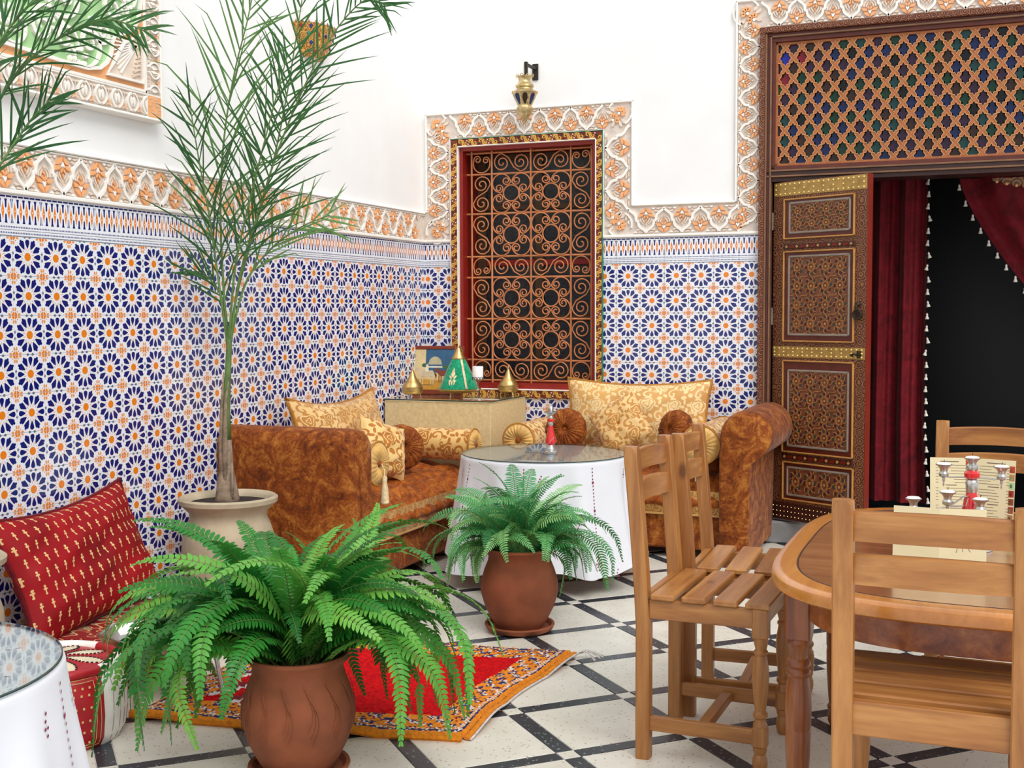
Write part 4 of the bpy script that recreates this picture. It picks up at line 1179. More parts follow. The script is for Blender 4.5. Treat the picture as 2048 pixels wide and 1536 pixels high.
def cushion(name, label, w, h, th, mat, Mw, pinch=.07, piping=None, group=None, seed=1, n=26, wr=.004, center=None, sag=0.0):
    """local x width, z height (0..h), y thickness; front faces -y"""
    o = thing(name, label, 'cushion'); o.matrix_world = Mw
    if group: o['group'] = group
    rg_ = random.Random(seed); ph = [rg_.uniform(0, 6) for _ in range(8)]
    def f(u, v, s_):
        a, b = 2*u-1, 2*v-1
        x = a*w/2*(1-pinch*(1-b*b)*abs(a)**2); z = h/2+b*h/2*(1-pinch*(1-a*a)*abs(b)**2)
        t = max(0, (1-abs(a)**2.6)*(1-abs(b)**2.6))**.52
        wk = wr*(sin(a*9+ph[0]+b*4)+sin(b*11+ph[1]-a*5)+.6*sin((a-b)*17+ph[2]))*t
        if center: 
            d = math.hypot(a, b); t -= .35*math.exp(-(d/.14)**2)
        z -= sag*(1-a*a)*max(0, b)**2*h
        return (x, s_*(th/2*t+wk), z)
    q = MB()
    q.grid(lambda u, v: f(u, v, -1), n, n, 0, lambda u, v: (u*w, v*h, 0))
    q.grid(lambda u, v: f(u, v, 1), n, n, 0, lambda u, v: (u*w+.37, v*h+.21, 0), flip=True)
    q.build('cover', mat, o, 0)
    if piping:
        ed = [f(i/24, 0, 0) for i in range(24)]+[f(1, i/24, 0) for i in range(24)]+[f(1-i/24, 1, 0) for i in range(24)]+[f(0, 1-i/24, 0) for i in range(24)]
        q = MB(); q.tube(ed, .009, 6, closed=True); q.build('piping', piping, o, 60)
    if center:
        q = MB(); q.lathe([(.016, 0), (.012, .008), (0, .011)], 10, 0, (0, 0, 0), T((0, -th/2*.66, h/2)) @ Matrix.Rotation(PI/2, 4, 'X')); q.build('button', center, o, 40)
    return o
def place(x, y, z, rz, tilt=0.0, roll=0.0):
    return T((x, y, z)) @ Matrix.Rotation(rz, 4, 'Z') @ Matrix.Rotation(tilt, 4, 'X') @ Matrix.Rotation(roll, 4, 'Y')
# left sofa (front faces +x: rz = +90deg)
cushion('large_cushion', 'wide gold floral cushion with peaked corners leaning on the tiled left wall', .92, .445, .20, M['brocade'], place(.265, -1.42, .50, PI/2, -.30), .09, M['golddark'], seed=2, sag=.10)
cushion('square_cushion', 'small gold floral cushion standing on its corner on the left sofa', .31, .31, .13, M['brocade_bright'], place(.48, -1.50, .50, rad(72), -.36, rad(20)), .08, None, seed=4)
def round_cushion(label, r_, th, Mw):
    o = thing('round_cushion', label, 'cushion'); o.matrix_world = Mw
    q = MB()
    def f(u, v, s_):
        a = 2*PI*u; e = r_*(1-.012*sin(a*11+1)); rr_ = e*v
        t = (1-v**3.0)**.5 if v < 1 else 0
        h = th/2*(.42+.58*t if v < .98 else t) ; h = th/2*t**.8
        h *= 1-.55*math.exp(-(v/.16)**2)
        h += .0055*sin(a*26+sin(a*3)*2)*(v**.5)*(1-v**6)
        return (rr_*cos(a), s_*h, rr_*sin(a)+r_)
    q.grid(lambda u, v: f(u, v, -1), 104, 16); q.grid(lambda u, v: f(u, v, 1), 104, 16, flip=True)
    q.build('pleated_cover', M['velvet'], o, 0)
    for s_ in (-1, 1):
        q = MB(); q.lathe([(.020, 0), (.016, .010), (.006, .016), (0, .0165)], 12, 0, (0, 0, 0), T((0, s_*th*.21, r_)) @ Matrix.Rotation(-s_*PI/2, 4, 'X')); q.build('button', M['velvet_seat'], o, 40)
    return o
round_cushion('round pleated brown velvet cushion between gold cushions on the left sofa', .128, .13, place(.45, -1.20, .490, rad(42), -.22))
def bolster(label, r_, L, Mw, tassel_front=False):
    """axis along local y from 0 (back) to -L (front cap)"""
    o = thing('bolster', label, 'bolster'); o.matrix_world = Mw
    q = MB()
    def f(u, v):
        a = 2*PI*u; e = r_*(1+.012*sin(v*14+a*2)+.006*sin(a*5))
        return (e*cos(a), -L*v, e*sin(a))
    q.grid(f, 40, 24, 0, lambda u, v: (u*2*PI*r_, v*L, 0)); q.build('cover', M['brocade_bright'], o, 0)
    for end, sg in ((-L, -1), (0, 1)):
        q = MB()
        def g(u, v):
            a = 2*PI*u; rr_ = r_*(1-v)+.006*v
            return (rr_*cos(a), end+sg*(.022*sin(PI*min(1, v*1.1))**.8+.005*sin(a*22)*sin(PI*v)), rr_*sin(a))
        q.grid(g, 88, 8, flip=(sg > 0)); c_ = q.build('pleated_end', M['goldcloth'], o, 0)
        q = MB(); q.tube([(r_*1.01*cos(2*PI*i/40), end, r_*1.01*sin(2*PI*i/40)) for i in range(40)], .006, 6, closed=True); q.build('piping', M['golddark'], o, 60)
        q = MB(); q.lathe([(.016, 0), (.012, .010), (0, .014)], 10, 0, (0, 0, 0), T((0, end+sg*.008, 0)) @ Matrix.Rotation(-sg*PI/2, 4, 'X')); q.build('button', M['velvet_seat'], o, 40)
    if tassel_front:
        q = MB(); q.tube([(0, -L-.02, 0), (0, -L-.035, -.03), (0, -L-.035, -.06)], .003, 5)
        q.lathe([(.010, -.06), (.014, -.07), (.011, -.09), (.012, -.095), (.017, -.12), (.022, -.19), (.018, -.195)], 12, 0, (0, -L-.036, 0)); q.build('tassel', M['tassel'], o, 40)
    return o
bolster('gold rose bolster at the far end of the left sofa, against the console', .092, .62, place(.06, -.745, .592, PI/2))
bolster('gold bolster with hanging tassel at the near arm of the left sofa', .105, .64, place(.06, -1.955, .628, PI/2), True)
# right sofa (front faces -y)
bolster('gold rose bolster at the left end of the sofa under the window', .095, .62, place(.925, -.05, .622, 0))
bolster('gold bolster against the rolled arm of the right sofa', .105, .60, place(1.985, -.06, .632, 0), True)
cushion('large_cushion', 'very wide gold rose cushion leaning below the window on the right sofa', .88, .465, .20, M['brocade_pale'], place(1.50, -.24, .50, rad(2), -.16), .07, M['golddark'], seed=6, sag=.05)
cushion('square_cushion', 'square gold cushion with centre button, tipped on a corner on the right sofa', .31, .31, .12, M['brocade'], place(1.545, -.475, .585, rad(-4), -.36, rad(-33)), .06, None, seed=7, center=M['velvet_seat'])
round_cushion('round pleated brown cushion at the left of the sofa under the window', .125, .12, place(1.13, -.44, .545, rad(6), -.16))
round_cushion('round pleated brown cushion beside the rolled arm of the right sofa', .118, .12, place(1.79, -.50, .575, rad(-34), -.20))

# ---- console in the corner and what stands on it
co = thing('console', 'gold fabric covered console box with glass top in the corner', 'console', (.018, -.02, 0))
q = MB(); q.box(0, -.575, 0, .70, 0, .828, 0, .004); q.build('body', M['burlap'], co)
q = MB(); q.box(-.004, -.582, .8285, .706, 0, .8365, 0, .001); q.build('glass_top', [M['glass']], co)
q = MB(); q.box(-.004, -.583, .829, .706, -.582, .836); q.box(.706, -.582, .829, .707, 0, .836); q.build('glass_edge', M['glass_edge'], co)
ZC = .837
def tagine_small(x, y, label):
    o = thing('brass_tagine', label, 'tagine', (x, y, ZC))
    q = MB(); q.lathe([(.0, .018), (.045, .018), (.060, .026), (.064, .036), (.0635, .058)], 28); q.build('base', M['brass'], o, 35)
    q = MB(); q.lathe([(.0655, .058), (.066, .062), (.061, .066), (.057, .078), (.040, .098), (.024, .122), (.014, .148), (.009, .160), (.0085, .166), (.0045, .170), (.005, .178), (.001, .190)], 28); q.build('lid', M['brass'], o, 35)
    for k in range(3):
        a = k*2.094+.5; q = MB(); q.tube([(.045*cos(a), .045*sin(a), .022), (.052*cos(a), .052*sin(a), 0)], .0032, 5); q.build('leg', M['brass_old'], o, 60)
    return o
tg = tagine_small(.134, -.445, 'small brass conical tagine at the left end of the console')
copy_tree(tg, (.622, -.075, ZC), 1.0, 'small brass conical tagine at the right end of the console by the window')
gr = thing('velvet_tagine', 'green velvet covered tagine with gold embroidery and brass top on the console', 'tagine', (.395, -.33, ZC))
q = MB(); q.lathe([(.0, .028), (.085, .028), (.115, .036), (.138, .048), (.140, .052), (.120, .052), (0, .050)], 36); q.build('dish', M['brass'], gr, 35)
q = MB(); q.lathe([(.122, .053), (.120, .060), (.100, .105), (.078, .155), (.056, .205), (.040, .235), (.0, .238)], 36); cone = q.build('velvet_cone', M['velvet_green'], gr, 35)
def on_cone(a, z): 
    r_ = .125-(z-.053)*.455+.0015
    return (r_*cos(a), r_*sin(a), z)
for a0 in (-.75, 1.3, 3.2):
    q = MB(); vs = []
    for i in range(9):
        z = .056+i*.0222; vs += [on_cone(a0-.055*.125/(.125-(z-.053)*.455), z), on_cone(a0+.055*.125/(.125-(z-.053)*.455), z)]
    q.add(vs, [(2*i, 2*i+1, 2*i+3, 2*i+2) for i in range(8)]); q.build('gold_braid', M['tassel'], cone)
for a0 in (-1.55, .35, 2.3):
    q = MB()
    def em(pts):
        q.add([on_cone(a0+u/(.125-(z-.053)*.455), z) for u, z in pts], [tuple(range(len(pts)))])
    em([(0, .185), (.008, .165), (.013, .145), (.006, .128), (-.006, .128), (-.013, .145), (-.008, .165)])
    for s_ in (1, -1):
        em([(s_*.004, .125), (s_*.014, .135), (s_*.024, .138), (s_*.022, .126), (s_*.010, .112)])
        em([(s_*.003, .112), (s_*.016, .112), (s_*.024, .105), (s_*.018, .085), (s_*.008, .076), (s_*.012, .095)])
    em([(0, .108), (.006, .095), (0, .076), (-.006, .095)])
    q.build('embroidery', M['tassel'], cone)
q = MB(); q.lathe([(.042, .234), (.043, .24), (.030, .262), (.020, .28), (.014, .295), (.010, .302), (.012, .306), (.006, .312), (.003, .325), (0, .33)], 24); q.build('brass_cap', M['brass'], gr, 35)
q = MB()
for s_ in (1, -1): q.tube([(s_*.010, 0, .265), (s_*.026, 0, .272), (s_*.026, 0, .288), (s_*.016, 0, .298), (s_*.018, 0, .310)], .003, 6)
q.build('cap_handles', M['brass'], gr, 60)
for k in range(3):
    a = k*2.094+.3; q = MB(); q.tube([(.08*cos(a), .08*sin(a), .03), (.088*cos(a), .088*sin(a), 0)], .0035, 5); q.build('leg', M['brass_old'], gr, 60)
ch = thing('candle_holder', 'glass candle holder with wire gallery and white candle at console front', 'candle holder', (.585, -.47, ZC))
q = MB(); q.lathe([(.0, 0), (.046, .0), (.044, .006), (.020, .014), (.008, .024), (.007, .05), (.011, .058), (.007, .066), (.006, .10), (.010, .108), (.032, .114), (.034, .120), (0, .120)], 24); q.build('glass_stem', M['glass'], ch, 40)
q = MB()
for k in range(12):
    a = k*PI/6; q.tube([(.034*cos(a)-.008*sin(a)*cos(t), .034*sin(a)+.008*cos(a)*cos(t), .126+.008*sin(t)) for t in [i*2*PI/8 for i in range(8)]], .0014, 4, closed=True)
q.build('wire_gallery', M['darkiron'], ch, 60)
q = MB(); q.lathe([(0, .121), (.0325, .121), (.0325, .195), (.030, .198), (.008, .196), (0, .195)], 24); q.build('candle', M['wax'], ch, 40)
q = MB(); q.tube([(0, 0, .194), (.001, 0, .203)], .0015, 5); q.build('wick', M['ebony'], ch)
# framed painting of riders, standing on the console against the wall corner
fr = thing('framed_picture', 'red-brown framed picture of horse riders near a dome, leaning in the corner', 'picture', (0, 0, 0))
fr.matrix_world = T((.135, -.165, ZC+.001)) @ Matrix.Rotation(rad(8), 4, 'Z') @ Matrix.Rotation(rad(-10), 4, 'X')
FWd, FHt = .40, .31
q = MB()
for a in [(-FWd/2, 0, -FWd/2+.022, FHt), (FWd/2-.022, 0, FWd/2, FHt), (-FWd/2+.022, 0, FWd/2-.022, .028), (-FWd/2+.022, FHt-.022, FWd/2-.022, FHt)]: q.box(a[0], -.009, a[1], a[2], .009, a[3], 0, .003)
q.build('frame', M['winred_dark'], fr)
pc = {k: plain('picture_'+k, c, .6, var=.08, scale=20) for k, c in dict(sky='#2f5a7c', sand='#d2b478', ochre='#c08a2c', wall='#d9c08e', dome='#b8ae8c', tree='#3c6040', horse='#cdb898', brown='#7a3a26', robe='#e0d6c0', line='#3a3028').items()}
q = MB(); MP = [pc[k] for k in ('sky', 'sand', 'ochre', 'wall', 'dome', 'tree', 'horse', 'brown', 'robe', 'line')]
X0_, X1_, Z0_, Z1_ = -FWd/2+.022, FWd/2-.022, .028, FHt-.022
q.box(X0_, -.003, Z0_, X1_, .004, Z1_, 0)
def pf(pts, mi, d): q.prism(pts, .003, .003+d, mi, mp=lambda u, v, h: (u, -h, v))
pf([(X0_, Z0_), (X1_, Z0_), (X1_, .135), (X0_, .14)], 1, .0003); pf([(X0_, Z0_), (X1_, Z0_), (X1_, .085), (X0_, .10)], 2, .0005)
pf([(X0_, .13), (X0_+.125, .13), (X0_+.125, Z1_), (X0_, Z1_)], 3, .0004)
pf([(-.04, .17), (.06, .17), (.06, .18), (-.04, .18)], 8, .0006); pf([(.01+.045*cos(t*PI/12), .19+.052*sin(t*PI/12)) for t in range(13)], 4, .0006)
for cx, cz, rr_ in ((-.06, .185, .02), (.08, .175, .022), (.115, .172, .018)): pf([(cx+rr_*cos(t), cz+rr_*.7*sin(t)) for t in range(6)], 5, .0007)
def horse(x, z, s_, mi):
    pf([(x+s_*a, z+s_*b) for a, b in [(-.05, .01), (-.06, .03), (-.075, .035), (-.08, .05), (-.06, .055), (-.045, .045), (0, .035), (.04, .038), (.055, .02), (.05, 0), (.02, -.005), (-.03, -.005)]], mi, .0009)
    for lx in (-.042, -.025, .03, .045): pf([(x+s_*(lx-.004), z), (x+s_*(lx+.004), z), (x+s_*(lx+.006), z-s_*.055), (x+s_*lx, z-s_*.055)], mi, .0009)
    pf([(x+s_*.05, z+s_*.03), (x+s_*.07, z+s_*.01), (x+s_*.066, z-s_*.02), (x+s_*.056, z+s_*.01)], 9, .0009)
horse(.075, .12, .85, 7); horse(-.045, .115, 1.0, 6)
pf([(-.055, .145), (-.03, .145), (-.034, .185), (-.042, .195), (-.05, .185)], 8, .0011); pf([(-.09, .057), (.0, .057), (.0, .061), (-.09, .061)], 9, .0009)
q.build('painting', MP, fr)
# ---- plants
def frond_mesh(name, L, el, droop, nl, lw, mats, wide=1.0, seed=0, sweep=.0):
    """local: root at origin, grows along +x and up; gravity droop bends it over"""
    rg_ = random.Random(seed); q = MB(); pts = []; p = Vector((0, 0, 0)); n = 26; a = el; az = 0
    for i in range(n+1):
        pts.append(p.copy()); t = i/n
        d = Vector((cos(a)*cos(az), cos(a)*sin(az), sin(a))); p = p+d*(L/n)
        a -= droop/n*(.45+1.5*t); az += sweep/n
        a = max(a, -1.45+.1*sin(seed))
    q.tube(pts, [.0028*(1-.75*i/n) for i in range(n+1)], 4, 1, caps=False)
    for k in range(nl):
        t = .07+.93*(k+.5)/nl; f = t*n; i = min(int(f), n-1); c = pts[i].lerp(pts[i+1], f-i)
        tg_ = (pts[i+1]-pts[i]).normalized(); sd = Vector((0, 0, 1)).cross(tg_)
        sd = sd.normalized() if sd.length > .05 else Vector((0, 1, 0)); up = tg_.cross(sd)
        ln_ = lw*(min(1, t*5)**.6)*(1-max(0, t-.45)/.55*.93)**.8*rg_.uniform(.88, 1.08)
        wd = L/nl*.98*wide
        for s_ in (1, -1):
            ax = (sd*s_*.93+tg_*.28+up*(.16+rg_.uniform(-.10, .10))).normalized()
            wv = tg_*wd*.5
            m1 = c+ax*ln_*.38; m2 = c+ax*ln_*.80-Vector((0, 0, ln_*.10)); tip = c+ax*ln_-Vector((0, 0, ln_*.20))
            b = up*(ln_*.06)
            vs = [c-wv*.5, c+wv*.7, m1+wv*1.0+b, m1-wv*.8+b, m2+wv*.85, m2-wv*.45, tip+wv*.45]
            fc = [(0, 1, 2, 3), (3, 2, 4, 5), (5, 4, 6)]
            q.add(vs, fc if s_ < 0 else [f_[::-1] for f_ in fc], 0)
    return q.mesh(name, mats, 0)
def pot_mesh(q, prof, n=40, mi=0): q.lathe(prof, n, mi)
def terracotta_pot(root, sc_=1.0, carve=False):
    q = MB(); s_ = sc_
    pr = [(0, .018), (.095, .018), (.118, .05), (.148, .11), (.165, .17), (.164, .215), (.150, .265), (.134, .305), (.132, .325), (.142, .345), (.148, .352), (.146, .362), (.136, .362), (.128, .345), (.125, .31), (0, .31)]
    q.lathe([(r*s_, z*s_) for r, z in pr], 48); q.build('pot', M['terracotta'], root, 40)
    q = MB(); q.lathe([(0, .0), (.112, 0), (.140, .012), (.150, .030), (.148, .036), (.138, .034), (.128, .018), (0, .017)], 40); q.build('saucer', M['terracotta'], root, 40)
    q = MB(); q.lathe([(0, .325*s_), (.06, .328*s_), (.128*s_, .318*s_)], 24); q.build('soil', M['soil'], root, 0)
    if carve:
        rg_ = random.Random(4); q = MB()
        for k in range(14):
            a0 = k*2*PI/14
            for m_ in range(3):
                pts = []
                for i in range(9):
                    t = i/8; z = .30-.13*t-.015*m_; a = a0+.14*sin(t*PI*.9)+.05*m_
                    r_ = .164 if z > .12 else .15
                    r_ = .1655-abs(z-.19)**2*1.9+.0005; pts.append((r_*cos(a), r_*sin(a), z))
                q.tube(pts, .0013, 4)
        q.build('incised_leaves', M['terracotta'], root, 60)
def fern(label, loc, mat, N, Lr, seed, h0=.33, spread=1.0, carve=False, squash=1.0, wide=1.0, clear=None):
    o = thing('potted_fern', label, 'potted plant', loc); terracotta_pot(o, 1.0, carve)
    rg_ = random.Random(seed); var = []
    for i in range(14):
        t = i/13
        L = Lr*(.60+.48*rg_.random()); el = rad(88-44*t+rg_.uniform(-5, 5)); dr = 1.25+2.0*t+rg_.uniform(-.25, .5)
        var.append(frond_mesh('frond', L, el, dr, 42 if Lr > .5 else 34, .056 if Lr > .5 else .046, [mat, M['fern_stem']], wide=wide, seed=seed*31+i, sweep=rg_.uniform(-1.1, 1.1)))
    for k in range(N):
        i = min(13, int(14*(k/N))); me = var[i]
        a = k*2.39996+rg_.uniform(-.3, .3)
        # the plant is lopsided: hardly any low frond grows on its bare side
        if clear is not None and i > 4 and abs((a-clear+PI) % (2*PI)-PI) < .75 and rg_.random() < .86: a += PI*rg_.uniform(.45, 1.5)
        s_ = rg_.uniform(.82, 1.15)*spread
        r0 = .015+.075*rg_.random()*(i/13+.2)
        put('frond', me, o, T((r0*cos(a), r0*sin(a), h0-.01)) @ Matrix.Rotation(a, 4, 'Z') @ Matrix.Rotation(rg_.uniform(-.65, .65), 4, 'X') @ Matrix.Diagonal((s_, s_*rg_.uniform(.9, 1.1), s_*squash, 1)))
    return o
fern('large boston fern in round terracotta pot in the foreground, fronds spilling over the rug', (1.585, -4.105, 0), M['fern'], 165, .70, 3, carve=True, clear=-1.02)
fern('blue-green fern in terracotta pot in front of the white-clothed round table', (1.602, -2.375, 0), M['fern_mid'], 128, .52, 9, wide=.78, clear=-1.1)

# ---- palms in beige urns
def urn(root, s_=1.0):
    q = MB(); pr = [(0, .0), (.125, 0), (.135, .02), (.165, .10), (.195, .20), (.205, .29), (.200, .37), (.180, .435), (.166, .465), (.170, .49), (.196, .515), (.214, .53), (.216, .548), (.205, .556), (.190, .552), (.178, .535), (.170, .50), (0, .50)]
    q.lathe([(r*s_, z*s_) for r, z in pr], 48); q.build('urn', M['clay_beige'], root, 40)
    q = MB(); q.lathe([(0, .532*s_), (.10*s_, .534*s_), (.178*s_, .526*s_)], 24); q.build('soil', M['soil'], root, 0)
    q = MB()
    for k in range(9):
        a0 = k*2*PI/9; pts = []
        for i in range(17):
            t = i/16; a = a0+.16*cos(t*7)*(1-t*.6); z = .37+.045*sin(t*7)*(1-t*.7); r_ = (.200-abs(z-.30)**2*1.7)+.0015
            pts.append((r_*s_*cos(a), r_*s_*sin(a), z*s_))
        q.tube(pts, .0028, 5)
    q.build('raised_scroll', M['clay_beige'], root, 60)
def palm_frond(root, pts, L0, n_leaf, seed, start=.3, side=(1, -1), ang=34, droopg=.15, spread_n=(0, -1, .15), wmul=1.0, xmin=-9):
    rg_ = random.Random(seed); P = [Vector(p) for p in pts]
    # smooth with catmull-rom
    C_ = []
    for i in range(len(P)-1):
        p0 = P[max(0, i-1)]; p1 = P[i]; p2 = P[i+1]; p3 = P[min(len(P)-1, i+2)]
        for k in range(8):
            t = k/8; C_.append(.5*((2*p1)+(-p0+p2)*t+(2*p0-5*p1+4*p2-p3)*t*t+(-p0+3*p1-3*p2+p3)*t**3))
    C_.append(P[-1]); n = len(C_)
    q = MB(); q.tube(C_, [.0052*(1-.8*i/n)+.0011 for i in range(n)], 6, 1)
    for k in range(n_leaf):
        t = start+(1-start)*(k+.5)/n_leaf; f = t*(n-1); i = min(int(f), n-2); c = C_[i].lerp(C_[i+1], f-i)
        tg_ = (C_[i+1]-C_[i]).normalized(); nn = Vector(spread_n); sd = tg_.cross(nn).normalized()
        for s_ in side:
            a = rad(ang+rg_.uniform(-16, 16)-4*t); l = L0*rg_.uniform(.75, 1.1)*(1-.55*max(0, t-.55)/.45)*(.7+.3*min(1, (t-start)*5))
            d = (tg_*cos(a)+sd*s_*sin(a)+nn.normalized()*rg_.uniform(-.35, .45)).normalized()
            wd = .0050*wmul*rg_.uniform(.8, 1.15); pp = c.copy(); prev = None; kink = rg_.random() < .12
            cen = []
            for m_ in range(6):
                cen.append(pp.copy()); pp = pp+d*(l/5); d = (d-Vector((0, 0, droopg*(.2+.3*m_)*(.4+rg_.random()*.6)*.5+(.5 if kink and m_ == 3 else 0)))).normalized()
            for cpt in cen: cpt.x = max(cpt.x, xmin)
            vs = []
            for m_, cpt in enumerate(cen):
                dd = (cen[min(5, m_+1)]-cen[max(0, m_-1)]).normalized(); b = dd.cross(nn).normalized(); w_ = wd*(.55, 1, 1, .85, .55, .06)[m_]
                vs += [cpt-b*w_, cpt+nn.normalized()*w_*.5, cpt+b*w_]
            fs = []
            for m_ in range(5):
                o = m_*3; fs += [(o, o+1, o+4, o+3), (o+1, o+2, o+5, o+4)]
            q.add(vs, fs, 0)
    q.build('frond', [M['palm'], M['trunk_green']], root, 0)
def palm(label, loc, trunk, fronds):
    o = thing('potted_palm', label, 'potted plant', loc); urn(o)
    L_ = Vector(loc)
    for tp, rads, mt in trunk:
        q = MB(); q.tube([Vector(p)-L_ for p in tp], rads, 10); q.build('trunk', mt, o, 0)
    for i, fd in enumerate(fronds):
        palm_frond(o, [Vector(p)-L_ for p in fd['p']], fd.get('L', .30), fd.get('n', 26), fd.get('seed', i+1), fd.get('start', .3), fd.get('side', (1, -1)), fd.get('ang', 34), fd.get('g', .12), fd.get('nn', (0, -1, .15)), xmin=.03-L_.x)
    return o
palm('slender palm in tall beige clay urn beside the left sofa', (.345, -2.68, 0),
     [([(.335, -2.672, .50), (.33, -2.665, .56), (.325, -2.66, .67), (.326, -2.66, .80)], [.060, .050, .031, .023], M['trunk']),
      ([(.326, -2.66, .79), (.328, -2.66, .93), (.338, -2.66, 1.06), (.350, -2.66, 1.22), (.352, -2.66, 1.30)], [.023, .018, .015, .012, .006], M['trunk_green']),
      ([(.37, -2.69, .52), (.375, -2.69, .60), (.372, -2.685, .70)], [.008, .006, .003], M['trunk']),
      ([(.318, -2.682, .55), (.312, -2.678, .75), (.318, -2.676, .95), (.328, -2.674, 1.10)], [.010, .012, .008, .002], M['trunk']),
      ([(.338, -2.69, .55), (.337, -2.686, .78), (.343, -2.682, .98), (.356, -2.678, 1.06)], [.010, .011, .007, .002], M['trunk'])],
     [dict(p=[(.351, -2.66, 1.196), (.407, -2.66, 1.501), (.493, -2.64, 1.781), (.586, -2.6, 2.08), (.703, -2.56, 2.356), (.823, -2.52, 2.565), (.954, -2.5, 2.683), (1.038, -2.48, 2.659)], n=30, L=.36, g=.10, start=.22, ang=40),
      dict(p=[(.343, -2.66, 1.196), (.324, -2.66, 1.502), (.331, -2.68, 1.805), (.369, -2.7, 2.101), (.426, -2.7, 2.373), (.512, -2.72, 2.592), (.565, -2.72, 2.793)], n=26, L=.46, start=.2, ang=38),
      dict(p=[(.349, -2.66, 1.24), (.379, -2.62, 1.48), (.431, -2.56, 1.745), (.495, -2.52, 2.008), (.538, -2.48, 2.273), (.581, -2.46, 2.534), (.624, -2.44, 2.816)], n=24, L=.42, start=.22, ang=42),
      dict(p=[(.341, -2.66, 1.218), (.314, -2.68, 1.502), (.304, -2.72, 1.759), (.282, -2.76, 2.013), (.27, -2.8, 2.242)], n=16, L=.40, start=.25, ang=40),
      dict(p=[(.352, -2.66, 1.218), (.396, -2.6, 1.481), (.488, -2.54, 1.635), (.619, -2.5, 1.732), (.747, -2.46, 1.785)], n=11, L=.34, start=.3, ang=36),
      dict(p=[(.346, -2.66, 1.196), (.30, -2.62, 1.393), (.22, -2.60, 1.50), (.14, -2.58, 1.545)], n=8, L=.32, start=.3, ang=30),
      dict(p=[(.349, -2.66, 1.218), (.414, -2.7, 1.543), (.523, -2.74, 1.835), (.655, -2.78, 2.157), (.756, -2.8, 2.411)], n=20, L=.38, start=.25, ang=42)])
palm('palm in beige clay urn at the left edge, fronds arching over the stucco panel', (.245, -4.165, 0),
     [([(.25, -4.17, .50), (.27, -4.18, .58), (.30, -4.20, .72)], [.06, .05, .032], M['trunk']),
      ([(.30, -4.20, .71), (.36, -4.22, .95), (.42, -4.24, 1.15), (.444, -4.25, 1.30)], [.03, .024, .018, .010], M['trunk_green'])],
     [dict(p=[(.435, -4.25, 1.2), (.44, -4.2, 1.684), (.492, -4.15, 1.937), (.592, -4.1, 2.125), (.739, -4.06, 2.23), (.873, -4.02, 2.272), (.999, -4.0, 2.232)], n=28, L=.27, start=.4, g=.30, nn=(.1, -1, .5)),
      dict(p=[(.435, -4.25, 1.2), (.463, -4.25, 1.71), (.504, -4.22, 1.988), (.591, -4.2, 2.168), (.715, -4.18, 2.297), (.864, -4.15, 2.379)], n=24, L=.30, start=.4, g=.26, nn=(.1, -1, .5)),
      dict(p=[(.435, -4.25, 1.2), (.447, -4.2, 1.589), (.495, -4.16, 1.748), (.562, -4.12, 1.874), (.613, -4.08, 1.971), (.664, -4.05, 2.035)], n=16, L=.28, start=.45, g=.12)])

